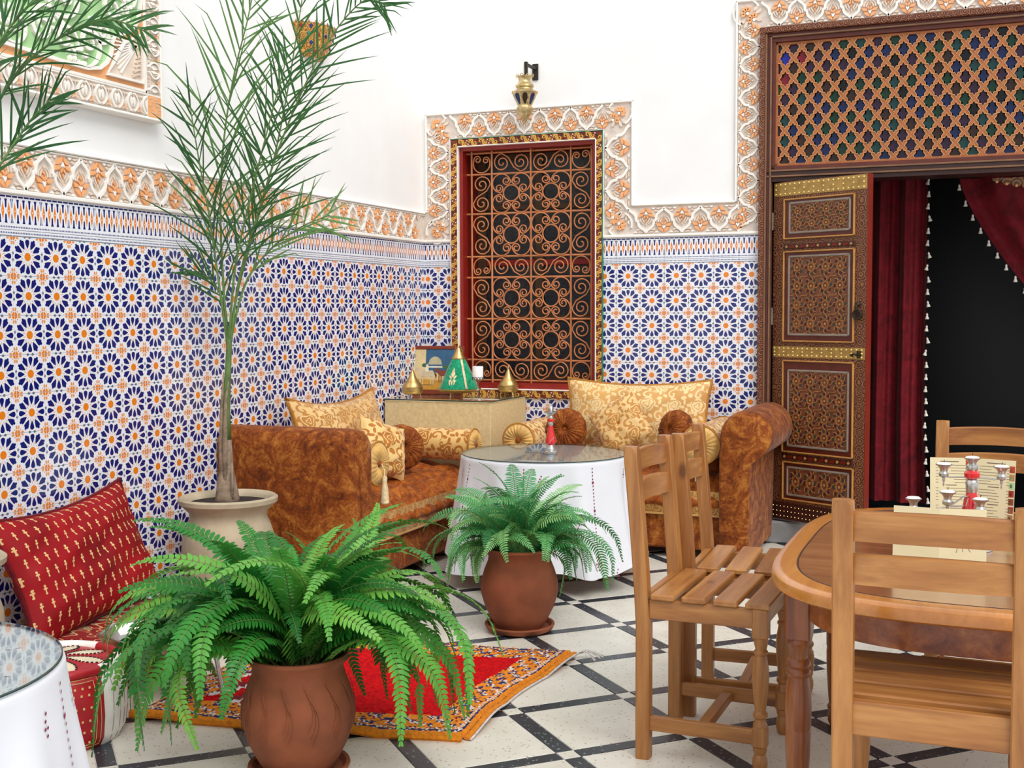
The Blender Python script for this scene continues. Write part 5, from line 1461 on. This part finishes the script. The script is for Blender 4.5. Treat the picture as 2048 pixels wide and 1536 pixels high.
# ---- round tables with white cloths
def round_table(tl, cl, x, y, rz, H=.636, r_=.415, hem=.115, seed=1, droplen=None):
    t = thing('round_table', tl, 'table', (x, y, 0), rz)
    q = MB(); q.lathe([(0, H-.030), (r_-.01, H-.030), (r_, H-.022), (r_, H-.008), (r_-.006, H-.002), (0, H-.002)], 48); q.build('tabletop', M['pine_x'], t, 40)
    for k in range(4):
        a = rad(8+90*k); cx, cy = .30*cos(a), .30*sin(a)
        q = MB(); q.lathe([(.026, 0), (.034, .02), (.036, .06), (.026, .085), (.03, .10), (.024, .12), (.030, .25), (.036, .38), (.028, .46), (.034, .50), (.034, H-.031)], 14, 0, (cx, cy, 0)); q.build('leg', M['cedar_z'], t, 40)
    c = thing('tablecloth', cl, 'tablecloth', (x, y, 0), rz)
    rg_ = random.Random(seed); ph = rg_.uniform(0, 6)
    def f(u, v):
        a = 2*PI*u
        if v < .35:
            rr_ = (r_+.004)*v/.35; return (rr_*cos(a), rr_*sin(a), H)
        if v < .42:
            b = (v-.35)/.07*PI/2; rr_ = r_+.004+.010*sin(b); return (rr_*cos(a), rr_*sin(a), H-.010*(1-cos(b)))
        s_ = (v-.42)/.58; hz = hem+.045*cos(4*a+ph)-.02*sin(3*a)
        z = H-.010-(H-.010-hz)*s_
        rr_ = r_+.014+.078*s_**1.2+(.026*sin(a*13+ph)+.018*sin(a*7+2*ph)+.012*sin(a*21))*s_**.9
        return (rr_*cos(a), rr_*sin(a), z)
    q = MB(); q.grid(f, 180, 44); q.build('cloth', M['cloth'], c, 0)
    # red cross-stitch embroidery lines hanging down the cloth
    q = MB()
    def at(a, v):
        p = Vector(f((a/(2*PI)) % 1, v)); n_ = Vector((cos(a), sin(a), .1)).normalized(); return p+n_*.0025, n_
    def st(a, v, w_, h_):
        p, n_ = at(a, v); sd = Vector((-sin(a), cos(a), 0)); up = Vector((0, 0, 1))
        q.add([p-sd*w_, p-up*h_, p+sd*w_, p+up*h_], [(0, 1, 2, 3)])
    for k in range(8):
        a = k*PI/4+.12
        for i in range(26): st(a, .44+i*.018, .0035+(.003 if i % 8 == 4 else 0), .0055+(.004 if i % 8 == 4 else 0))
        for dx in range(-2, 3):
            for dy in range(-2, 3):
                if (dx+dy) % 2 == 0 and abs(dx)+abs(dy) < 4: st(a+dx*.017, .925+dy*.016, .005, .006)
    for k in range(16):
        a = k*PI/8+.3
        for dx, dy in ((0, 0), (1, 1), (-1, 1), (0, 2), (1, -1)): st(a+dx*.013, .49+dy*.015+.25*((k*7) % 3), .004, .005)
    q.build('red_embroidery', M['stitch'], c)['kind'] = 'stuff'
    for k in range(8):
        pass
    q = MB()
    for k in range(10):
        a = k*2*PI/10
        for i in range(14):
            r0 = .06+.30*i/14; q.add([(r0*cos(a+.012), r0*sin(a+.012), H+.001), (r0*cos(a-.012), r0*sin(a-.012), H+.001), ((r0+.014)*cos(a), (r0+.014)*sin(a), H+.001)], [(0, 1, 2)])
    q.build('top_embroidery', M['stitch'], c)['kind'] = 'stuff'
    g = thing('glass_tabletop', tl.split(' ')[0]+' round clear glass plate lying on '+('the cloth of the far round table' if y > -3 else 'the cloth of the near left table'), 'glass plate', (x, y, 0))
    g['label'] = ('round clear glass plate on the white clothed table between the sofas' if y > -3 else 'round clear glass plate on the clothed table at the bottom left corner')
    q = MB(); q.lathe([(0, H+.003), (r_+.006, H+.003)], 72); q.lathe([(r_+.006, H+.009), (0, H+.009)], 72); q.build('plate', M['glass'], g)
    q = MB(); q.lathe([(r_+.006, H+.003), (r_+.009, H+.0045), (r_+.009, H+.0075), (r_+.006, H+.009)], 72, cap=False); q.build('ground_edge', M['glass_edge'], g, 40)
    return H+.0095
HT = round_table('round wooden table under a white cloth between the two sofas', 'white embroidered tablecloth on the round table between the sofas', 1.345, -1.365, 0, seed=2)
round_table('round wooden table under a white cloth at the bottom left corner', 'white tablecloth with red flowers on the table at the bottom left corner', 1.335, -5.41, .35, seed=5)
cs = thing('candlestick', 'slim red and silver candlestick on the glass of the round table', 'candlestick', (1.38, -1.375, HT))
q = MB(); q.lathe([(0, 0), (.034, 0), (.034, .006), (.024, .012), (.026, .020), (.018, .032), (.014, .040)], 20); q.build('foot', M['silver'], cs, 35)
q = MB(); q.lathe([(.014, .038), (.026, .050), (.027, .062), (.020, .09), (.013, .125), (.010, .14)], 20); q.build('red_body', M['red_enamel'], cs, 35)
q = MB(); q.lathe([(.012, .138), (.014, .146), (.012, .156)], 16); q.lathe([(.013, .172), (.014, .180), (.010, .188), (.018, .198), (.034, .204), (.036, .207), (.012, .208), (.014, .220), (.017, .226), (.010, .236), (.004, .246), (0, .248)], 20); q.build('silver_top', M['silver'], cs, 35)
q = MB(); q.lathe([(.011, .155), (.019, .160), (.019, .169), (.012, .173)], 16); q.build('red_bulb', M['red_enamel'], cs, 35)
q = MB()
for k in range(4):
    a = k*PI/2; q.tube([(.0275*cos(a+t), .0275*sin(a+t), .052+.010*i) for i, t in enumerate((0, .3, .7, 1.0))], .0014, 4)
q.build('silver_wire', M['silver'], cs)

# ---- rug
rug = thing('rug', 'red wool rug with orange, blue and white border on the terrazzo floor', 'rug')
cA, cB, cC, cD = Vector((.72, -2.80, 0)), Vector((1.925, -2.672, 0)), Vector((1.905, -3.690, 0)), Vector((.815, -3.905, 0))
def rp(u, v, h=0):
    p = cA*(1-u)*(1-v)+cB*u*(1-v)+cC*u*v+cD*(1-u)*v
    p.x += .018*sin(v*7+1)*u; p.y += .012*sin(u*8)*v
    lift = .018*max(0, sin(v*9+.5))*u**8 + .016*max(0, sin(u*11+1))*v**10
    return (p.x, p.y, .006+lift+h)
NU, NV = 150, 124
rr = random.Random(21)
jit = [[rr.uniform(0, .0055) for _ in range(NU+1)] for _ in range(NV+1)]
def rh(u, v):
    i, j = min(NU, round(u*NU)), min(NV, round(v*NV)); return rp(u, v, .010+jit[j][i]-(.010 if i in (0, NU) or j in (0, NV) else 0))
BU, BV = .12, .15
def rmi(i, j):
    u, v = (i+.5)/NU, (j+.5)/NV
    du, dv = min(u, 1-u)/BU, min(v, 1-v)/BV
    d = min(du, dv)
    if d >= 1:
        if u < .34:
            # patterned end of the field beneath the fern
            k = (int(u*60)+int(abs(v-.5)*44)) % 9
            return 3 if k < 2 else (0 if k < 6 else 4)
        return 0
    t = u if dv < du else v
    if d < .10: return 1
    if d < .19: return 2 if (i+j) % 7 else 3
    if d < .27: return 3 if (i+j) % 2 else 1
    s_ = int(t*96); r_ = int(d*9)
    z = (s_+r_*2) % 8; z2 = (s_-r_*2) % 8
    if z in (0, 1, 2) and rr.random() < .75: return 3 if rr.random() < .45 else 2
    if z2 in (3, 4) and rr.random() < .60: return 2 if rr.random() < .7 else 4
    return 4 if rr.random() < .05 else 1
q = MB(); q.grid(rh, NU, NV, rmi, flip=True); q.build('pile', [M['rug_red'], M['rug_orange'], M['rug_blue'], M['rug_white'], M['rug_maroon']], rug)
ed = [rp(1, i/60) for i in range(61)]
q = MB(); q.tube([(x+.012, y, z+.002) for x, y, z in ed], .011, 6, flat=.5); q.build('selvedge', M['rug_orange'], rug, 50)
q = MB(); q.tube([(x+.026, y, z+.001) for x, y, z in ed], .004, 5); q.build('white_binding', M['rug_white'], rug, 50)
ed = [rp(i/60, 1) for i in range(61)]
q = MB(); q.tube([(x, y-.012, z+.006) for x, y, z in ed], .015, 7); q.build('rolled_edge', M['rug_orange'], rug, 50)
q = MB()
for k in range(9):
    a = rr.uniform(-.5, .35); l = rr.uniform(.05, .11); p0 = Vector(rp(1, 0))+Vector((.03, 0, .004))
    q.tube([p0, p0+Vector((l*.4*cos(a), l*.4*sin(a), .012)), p0+Vector((l*cos(a-.2), l*sin(a-.2), -.004))], .0028, 4)
q.build('corner_tassel', M['rug_white'], rug)

# ---- floor mattress, leaning red cushion, pouf, tray
ma = thing('floor_mattress', 'low floor mattress in red and gold patterned cloth against the left tiled wall', 'mattress', (.02, -3.94, 0))
def mf(u, v):
    # wrap profile across x: v 0..1 from back-bottom over the top to the front-bottom
    P = [(0, 0), (0, .12), (.03, .165), (.15, .180), (.35, .180), (.52, .176), (.575, .15), (.59, .09), (.575, .02), (.56, 0)]
    t = v*(len(P)-1); i = min(int(t), len(P)-2); f = t-i
    x = P[i][0]*(1-f)+P[i+1][0]*f; z = P[i][1]*(1-f)+P[i+1][1]*f
    e = min(1, min(u, 1-u)*16); z = z*(.80+.20*e**.5)+.004*sin(u*30+x*12)*(z > .1); x = .28+(x-.28)*(.94+.06*e)
    return (x, u*.91, z)
q = MB(); q.grid(mf, 60, 40, 0, lambda u, v: (u*.91, v*1.0, 0))
for u in (0, 1):
    pr = [mf(u, i/40) for i in range(41)]; q.add(pr, [tuple(range(41)) if u == 0 else tuple(range(41))[::-1]], 0, [(p[0], p[2], 0) for p in pr])
q.build('cover', M['redcarpet'], ma, 60)
q = MB(); q.tube([mf(i/30, .62) for i in range(31)], .006, 6); q.build('piping', M['golddark'], ma, 60)
cushion('red_cushion', 'large red silk cushion with rows of small gold motifs leaning on the left wall', .84, .50, .19, M['redmotif'], place(.285, -3.41, .176, PI/2+.10, -.38, rad(-3)), .09, M['velvet_red'], seed=12, n=30, wr=.006, sag=.04)
po = thing('pouf', 'round red and white leather pouf with stitched patchwork top near the rug', 'pouf', (.675, -4.115, 0), rad(40))
NS = 8
def pf_(u, v):
    a = 2*PI*u; P = [(.205, 0), (.222, .03), (.230, .10), (.226, .18), (.212, .222), (.190, .236)]
    t = v*(len(P)-1); i = min(int(t), len(P)-2); f = t-i
    r_ = P[i][0]*(1-f)+P[i+1][0]*f; z = P[i][1]*(1-f)+P[i+1][1]*f
    r_ *= 1-.02*(abs(cos(a*NS/2))**14)+.004*sin(a*16+v*9)
    return (r_*cos(a), r_*sin(a), z)
def pmi(i, j):
    s_ = (i*NS)//128; return s_ % 2
q = MB(); q.grid(pf_, 128, 20, pmi); q.build('side_panels', [M['red_leather'], M['white_leather']], po, 0)
def pt(u, v):
    a = 2*PI*u; r_ = .190*(1-v); return (r_*cos(a), r_*sin(a), .236+.020*(1-(1-v)**2)+.004*abs(sin(a*4))*(1-v))
def pti(i, j):
    a = 2*PI*(i+.5)/128; r_ = 1-(j+.5)/20
    k = abs(((a*NS/(2*PI))+.0) % 1-.5)*2
    lim = .85*sin(PI*min(1, max(0, (r_-.12)/.80)))**.8
    return 1 if k < lim*.75 else 0
q = MB(); q.grid(pt, 128, 20, pti); q.build('patchwork_top', [M['red_leather'], M['cream_leather']], po, 0)
q = MB()
for k in range(NS):
    for s_ in (1, -1):
        for i in range(12):
            r_ = .12+.80*(i+.5)/12; lim = .85*sin(PI*(i+.5)/12)**.8*.75
            a = (k+.5+s_*lim*.5)*2*PI/NS; u = a/(2*PI); p = pt(u % 1, 1-r_); d = .010
            q.box(p[0]-.004, p[1]-.0018, p[2]+.0005, p[0]+.004, p[1]+.0018, p[2]+.003)
q.build('lacing', M['black_stitch'], po)
q = MB()
for k in range(0, NS, 2):
    a0, a1 = (k+.10)*2*PI/NS, (k+.90)*2*PI/NS; a2, a3 = (k+.2)*2*PI/NS, (k+.8)*2*PI/NS
    def sp_(a, v, o=.0016): p = Vector(pf_((a/(2*PI)) % 1, v)); n_ = Vector((cos(a), sin(a), .1)); return p+n_*o
    for b0, b1, v0, v1 in ((a0, a1, .08, .86), (a2, a3, .14, .78)):
        loop = [sp_(b0+(b1-b0)*i/8, v0) for i in range(9)]+[sp_(b1, v0+(v1-v0)*i/8) for i in range(1, 9)]+[sp_(b1+(b0-b1)*i/8, v1) for i in range(1, 9)]+[sp_(b0, v1+(v0-v1)*i/8) for i in range(1, 8)]
        q.tube(loop, .0012, 4, closed=True)
    for i in range(4):
        for j in range(6):
            p = sp_(a2+(a3-a2)*(i+.5+.25*(j % 2))/4.5, .2+.1*j); q.box(p.x-.003, p.y-.003, p.z-.003, p.x+.003, p.y+.003, p.z+.003)
q.build('gold_tooling', M['gold_print'], po)['kind'] = 'stuff'
q = MB()
for k in range(1, NS, 2):
    for b in (.2, .4, .6, .8):
        a = (k+b)*2*PI/NS; q.tube([sp_(a, .06+.8*i/8, .0006) for i in range(9)], .0012, 4)
q.build('seams', M['silverline'], po)
q = MB(); ed = [(.196*cos(2*PI*i/64), .196*sin(2*PI*i/64), .240) for i in range(65)]
for k in range(NS):
    q.tube(ed[k*8:k*8+9], .017, 8, k % 2)
q.build('rolled_rim', [M['red_leather'], M['white_leather']], po, 60)
tr = thing('tray', 'octagonal silver tray on low legs beside the mattress under the fern fronds', 'tray', (.775, -3.64, 0), rad(20))
q = MB(); oc = [(.225*cos(rad(22.5+45*i)), .17*sin(rad(22.5+45*i))) for i in range(8)]
q.prism(oc, .192, .198, 0)
for i in range(8):
    a, b = oc[i], oc[(i+1) % 8]; s_ = 1.14
    q.add([(a[0], a[1], .196), (b[0], b[1], .196), (b[0]*s_, b[1]*s_, .236), (a[0]*s_, a[1]*s_, .236)], [(0, 1, 2, 3)]); q.add([(a[0], a[1], .192), (b[0], b[1], .192), (b[0]*s_*1.01, b[1]*s_*1.01, .234), (a[0]*s_*1.01, a[1]*s_*1.01, .234)], [(3, 2, 1, 0)])
q.build('basin', M['silver'], tr)
q = MB(); q.tube([(x*1.14, y*1.14, .236) for x, y in oc], .0045, 6, closed=True); q.build('beaded_rim', M['silver'], tr, 40)
for k in (0, 3):
    x, y = oc[(k*2+7) % 8]; q = MB(); q.tube([(x*.8, y*.8, .195), (x*.86, y*.86, .12), (x*.95, y*.95, .028)], [.010, .008, .010], 8); q.build('leg', M['silver'], tr, 50)

# ---- pine dining chairs
CWd, CDp = .365, .354
def make_chair(label):
    t = thing('dining_chair', label, 'chair', (0, 0, 0), 0, None)
    w2, d2 = CWd/2, CDp/2
    for s_ in (-1, 1):
        q = MB(); a, b = s_*w2-.0225, s_*w2+.0225
        def yb(z): return -d2-(.042*((z-.42)/.53)**1.2 if z > .42 else 0)
        zs = [0, .004, .10, .25, .42, .55, .68, .80, .925, .942, .951]; vs = []
        for z in zs:
            c = .0035 if 0 < z < .93 else (.006 if z == 0 else (.008 if z < .95 else .013)); y = yb(z); hd = .021
            x0, x1, y0, y1 = a, b, y-hd, y+hd
            vs += [(x0+c, y0, z), (x1-c, y0, z), (x1, y0+c, z), (x1, y1-c, z), (x1-c, y1, z), (x0+c, y1, z), (x0, y1-c, z), (x0, y0+c, z)]
        fs = [tuple(range(8))[::-1], tuple((len(zs)-1)*8+j for j in range(8))]
        for i in range(len(zs)-1):
            for j in range(8): fs.append((i*8+j, i*8+(j+1) % 8, (i+1)*8+(j+1) % 8, (i+1)*8+j))
        q.add(vs, fs); q.build('back_post', M['pine_z'], t, 35)
        q = MB(); x = s_*w2; h = .0235
        q.box(x-h, d2-h, .405, x+h, d2+h, .4925, 0, .004); q.box(x-.022, d2-.022, .078, x+.022, d2+.022, .145, 0, .008)
        q.lathe([(.020, .410), (.021, .392), (.016, .372), (.021, .366), (.021, .360), (.017, .354), (.0185, .346), (.0235, .315), (.0245, .285), (.022, .245), (.018, .205), (.0155, .190), (.0215, .182), (.0215, .172), (.0165, .166), (.0165, .158), (.0215, .150), (.021, .140)], 18, 0, (x, d2, 0), cap=False)
        q.lathe([(.013, 0), (.018, .006), (.0225, .028), (.0215, .045), (.0165, .060), (.0205, .070), (.0205, .082)], 18, 0, (x, d2, 0))
        q.build('front_leg', M['pine_z'], t, 35)
        q = MB(); q.box(x-.011, -d2+.018, .432, x+.011, d2-.018, .4905, 0, .002); q.build('side_rail', M['pine_y'], t)
        q = MB(); q.box(x-.011, -d2+.018, .088, x+.011, d2-.018, .132, 0, .003); q.build('side_stretcher', M['pine_y'], t)
    q = MB(); q.box(-w2+.010, -.018, .094, w2-.010, .018, .122, 0, .003); q.build('cross_stretcher', M['pine_x'], t)
    q = MB(); q.box(-w2+.018, d2-.012, .432, w2-.018, d2+.010, .4905, 0, .002); q.build('front_rail', M['pine_x'], t)
    q = MB(); q.box(-w2+.018, -d2-.012, .425, w2-.018, -d2+.012, .502, 0, .003); q.build('back_rail', M['pine_x'], t)
    for k in range(4):
        y0 = -d2+.024+k*.0955; q = MB(); ext = .026
        q.box(-w2-ext+.004, y0, .4910, w2+ext-.004, y0+.073, .510, 0, .004); q.build('seat_slat', M['pine_x'], t)
    for z0, z1 in ((.862, .926), (.766, .832)):
        q = MB(); n = 12; vs = []
        for i in range(n+1):
            x = -w2+.016+(CWd-.032)*i/n; bow = .022*(1-(2*i/n-1)**2); zc = .006*(1-(2*i/n-1)**2)
            y0 = -d2-.042*(((z0+z1)/2-.42)/.53)**1.2-bow
            vs += [(x, y0-.009, z0+zc*.5), (x, y0+.009, z0+zc*.5), (x, y0+.009, z1+zc-.004), (x, y0+.005, z1+zc), (x, y0-.005, z1+zc), (x, y0-.009, z1+zc-.004)]
        fs = [tuple(range(6)), tuple(n*6+j for j in range(6))[::-1]]
        for i in range(n):
            for j in range(6): fs.append((i*6+j, (i+1)*6+j, (i+1)*6+(j+1) % 6, i*6+(j+1) % 6))
        q.add(vs, fs); q.build('back_slat', M['pine_x'], t, 35)
    return t
c1 = make_chair('nearer of the two slatted pine chairs left of the dining table, nearest the terracotta pots')
c1.location = (2.676, -3.430, 0); c1.rotation_euler = (0, 0, -PI/2-.02)
copy_tree(c1, (2.70, -2.985, 0), -PI/2+.05, 'farther slatted pine chair left of the dining table, in front of the right sofa arm')
copy_tree(c1, (3.355, -4.225, 0), -.01, 'foreground slatted pine chair seen from behind, pushed up to the near side of the table')
copy_tree(c1, (3.468, -2.60, 0), PI-.03, 'slatted pine chair on the far side of the dining table, behind the menu cards')

# ---- dining table
TCX, TCY, TZ = 3.56, -3.52, .687
tb = thing('dining_table', 'pine dining table with rounded ends, bullnose rim, glossy brown top and turned legs', 'table', (TCX, TCY, 0))
SX, SY, SN = .65, .755, 3.6
def sup(a, sx, sy, n_=SN):
    c, s_ = cos(a), sin(a); return (sx*math.copysign(abs(c)**(2/n_), c), sy*math.copysign(abs(s_)**(2/n_), s_))
NA = 120
q = MB(); vs = []
prof = [(-.075, -.040), (-.012, -.040), (-.003, -.034), (0, -.020), (-.003, -.007), (-.012, -.001), (-.025, 0), (-.062, 0), (-.064, -.003)]
for d, z in prof: vs += [sup(2*PI*i/NA, SX+d, SY+d)+(TZ+z,) for i in range(NA)]
fs = []
for k in range(len(prof)-1):
    for i in range(NA): j = (i+1) % NA; fs.append((k*NA+i, k*NA+j, (k+1)*NA+j, (k+1)*NA+i))
q.add(vs, fs); q.build('rim', M['rim'], tb, 40)
q = MB(); pl = [sup(2*PI*i/NA, SX-.0665, SY-.0665) for i in range(NA)]; q.prism(pl, TZ-.03, TZ-.001, 0); q.build('inlaid_top', M['inlay'], tb)
q = MB(); q.tube([sup(2*PI*i/NA, SX-.0655, SY-.0655)+(TZ-.0012,) for i in range(NA)], .0022, 5, closed=True); q.build('dark_joint', M['doordark'], tb)
q = MB(); vs = []
for d, z in ((-.085, -.04), (-.085, -.126), (-.107, -.126), (-.107, -.04)): vs += [sup(2*PI*i/NA, SX+d, SY+d)+(TZ+z,) for i in range(NA)]
fs = []
for k in range(3):
    for i in range(NA): j = (i+1) % NA; fs.append((k*NA+j, k*NA+i, (k+1)*NA+i, (k+1)*NA+j))
q.add(vs, fs); q.build('apron', M['cedar_y'], tb, 40)
for sx in (-1, 1):
    for sy in (-1, 1):
        x, y = sx*.555, sy*.415; q = MB()
        q.box(x-.033, y-.033, .50, x+.033, y+.033, TZ-.042, 0, .005)
        q.lathe([(r_*.78, z_) for r_, z_ in [(.040, .505), (.042, .492), (.030, .478), (.030, .45), (.040, .440), (.041, .432), (.034, .424), (.041, .416), (.041, .408), (.034, .400), (.040, .375), (.044, .32), (.043, .27), (.0405, .262), (.0405, .258), (.0425, .25), (.040, .18), (.033, .10), (.029, .075), (.036, .068), (.036, .058), (.028, .052), (.034, .034), (.034, .018), (.024, 0), (0, 0)]], 28, 0, (x, y, 0))
        q.build('leg', M['cedar_z'], tb, 35)

# ---- menu cards and candelabrum on the dining table
def menu(label, x, y, rz, w_, h, fold, lean, inside, seed):
    o = thing('menu_card', label, 'menu', (x, y, TZ), rz)
    rg_ = random.Random(seed)
    for s_ in (-1, 1):
        Mx = Matrix.Rotation(s_*fold, 4, 'Z') @ Matrix.Rotation(lean, 4, 'X')
        q = MB(); q.box(0 if s_ > 0 else -w_, -.0006, 0, w_ if s_ > 0 else 0, .0006, h, 0)
        f = q.build('panel', M['paper'], o, None, Mx)
        P = MB(); L = lambda u0, v0, u1, v1, mi: P.box(s_*u0, -.0011, v0, s_*u1, -.0005, v1, mi)
        if inside:
            L(w_*.30, h*.945, w_*.75, h*.955, 0)
            for i in range(22):
                v = h*(.90-i*.038); 
                if i in (7, 13): L(w_*.35, v, w_*.62, v+.0022, 0); continue
                L(w_*.12, v, w_*rg_.uniform(.40, .66), v+.0011, 0); L(w_*.80, v, w_*.86, v+.0011, 0)
            if s_ < 0:
                for i in range(9): L(w_*.01, h*(.90-i*.1), w_*.13, h*(.985-i*.1), 1+(i % 2))
            else:
                for i in range(8): 
                    v = h*(.84-i*.105); L(w_*.86, v, w_*.985, v+h*.085, (1, 2, 3, 1, 4)[i % 5]); L(w_*.88, v+h*.015, w_*.93, v+h*.06, (2, 3, 0, 4)[i % 4])
        elif s_ > 0:
            # line drawing of a domed arch on the cover
            cx = w_*.55; 
            P2 = [(cx+.019*cos(t*PI/10), h*.62+.030*sin(t*PI/10)) for t in range(11)]
            P.strip([(cx-.022, h*.18)]+[(cx-.012, h*.45)]+[(cx+.0, h*.55)], .0012, .0006, .0010, 0, MK); P.strip(P2, .0012, .0006, .0010, 0, MK)
            P.strip([(cx-.006, h*.2), (cx-.004, h*.5), (cx+.006, h*.52), (cx+.006, h*.36), (cx, h*.34), (cx+.014, h*.2)], .0012, .0006, .0010, 0, MK)
            P.strip([(cx-.030, h*.3), (cx-.030, h*.52)], .0012, .0006, .0010, 0, MK)
        P.build('print', [M['ink'], M['ink_red'], M['ink_gold'], M['stucco_green'], M['terracotta']], f) if P.v else None
    return o
menu('open cream menu card with photo strip standing upright behind the candelabrum', 3.411, -3.26, rad(-2), .118, .228, rad(-14), rad(-6), True, 3)
menu('low cream menu card with arch drawing standing in front of the candelabrum', 3.338, -3.72, rad(1), .120, .142, rad(8), rad(-4), False, 4)
cd = thing('candelabrum', 'red and silver candelabrum with small candle cups on the dining table', 'candelabrum', (3.414, -3.50, TZ))
q = MB(); q.lathe([(0, 0), (.058, 0), (.056, .008), (.040, .014), (.036, .022)], 28); q.build('foot', M['silver'], cd, 35)
q = MB(); q.lathe([(.034, .020), (.038, .032), (.034, .07), (.024, .12), (.015, .155), (.013, .162)], 28); body = q.build('red_body', M['red_enamel'], cd, 35)
q = MB()
for k in range(6):
    a = k*PI/3; q.tube([((.0385-.0042*i)*cos(a+i*.22), (.0385-.0042*i)*sin(a+i*.22), .034+.022*i) for i in range(6)], .0022, 4)
q.build('silver_stripes', M['silver'], body)
q = MB(); q.lathe([(.014, .160), (.0165, .168), (.0165, .176), (.018, .186), (.016, .194), (.012, .198)], 24); q.build('silver_collar', M['silver'], cd, 35)
q = MB(); q.lathe([(.014, .222), (.017, .228), (.016, .236), (.011, .241)], 24); q.build('silver_collar', M['silver'], cd, 35)
q = MB(); q.lathe([(.012, .197), (.021, .203), (.022, .214), (.013, .223)], 24); q.build('red_bulb', M['red_enamel'], cd, 35)
def cup(x, y, z, pend=True):
    q = MB(); q.lathe([(.005, -.030), (.013, -.026), (.014, -.018), (.010, -.012), (.011, -.006), (.014, 0), (.022, .006), (.023, .008), (.0, .008)], 18, 0, (x, y, z))
    if pend: q.lathe([(.0, -.056), (.003, -.05), (.002, -.044), (.004, -.038), (.0045, -.030)], 8, 0, (x, y, z))
    c_ = q.build('candle_cup', M['silver'], cd, 35)
    q = MB(); q.lathe([(.020, .0085), (.016, .012), (.002, .014), (0, .014)], 16, 0, (x, y, z)); q.build('candle', M['wax'], c_, 40)
    q = MB(); q.tube([(x, y, z+.013), (x+.001, y, z+.021)], .0009, 4); q.build('wick', M['ebony'], c_)
cup(0, 0, .241+.008, False)
for x, y, z, base in ((-.075, 0, .228, .200), (.077, .01, .226, .200), (-.060, -.11, .165, .150), (.024, -.075, .144, .130), (-.150, -.09, .140, .120)):
    cup(x, y, z)
    q = MB(); zz = z-.026
    q.tube([(0, 0, base), (x*.35, y*.35, base+.002), (x*.75, y*.75, zz-.002), (x, y, zz)], .0024, 6); q.build('arm', M['silver'], cd, 60)

# repeats of one kind carry one group
GR = {'dining_chair': 'pine chairs around the dining table', 'sofa': 'brown velvet sofas in the corner', 'bolster': 'gold bolsters on the sofas', 'large_cushion': 'large gold cushions', 'square_cushion': 'small square gold cushions', 'round_cushion': 'round pleated brown cushions', 'brass_tagine': 'small brass tagines on the console', 'menu_card': 'menu cards on the dining table', 'round_table': 'round tables under cloths', 'tablecloth': 'white tablecloths', 'glass_tabletop': 'glass plates on the round tables', 'potted_fern': 'ferns in terracotta pots', 'potted_palm': 'palms in beige urns', 'curtain': 'red velvet curtains in the doorway'}
for o in COL.objects:
    if o.parent is None and 'label' in o:
        g_ = GR.get(o.name.split('.')[0])
        if g_: o['group'] = g_
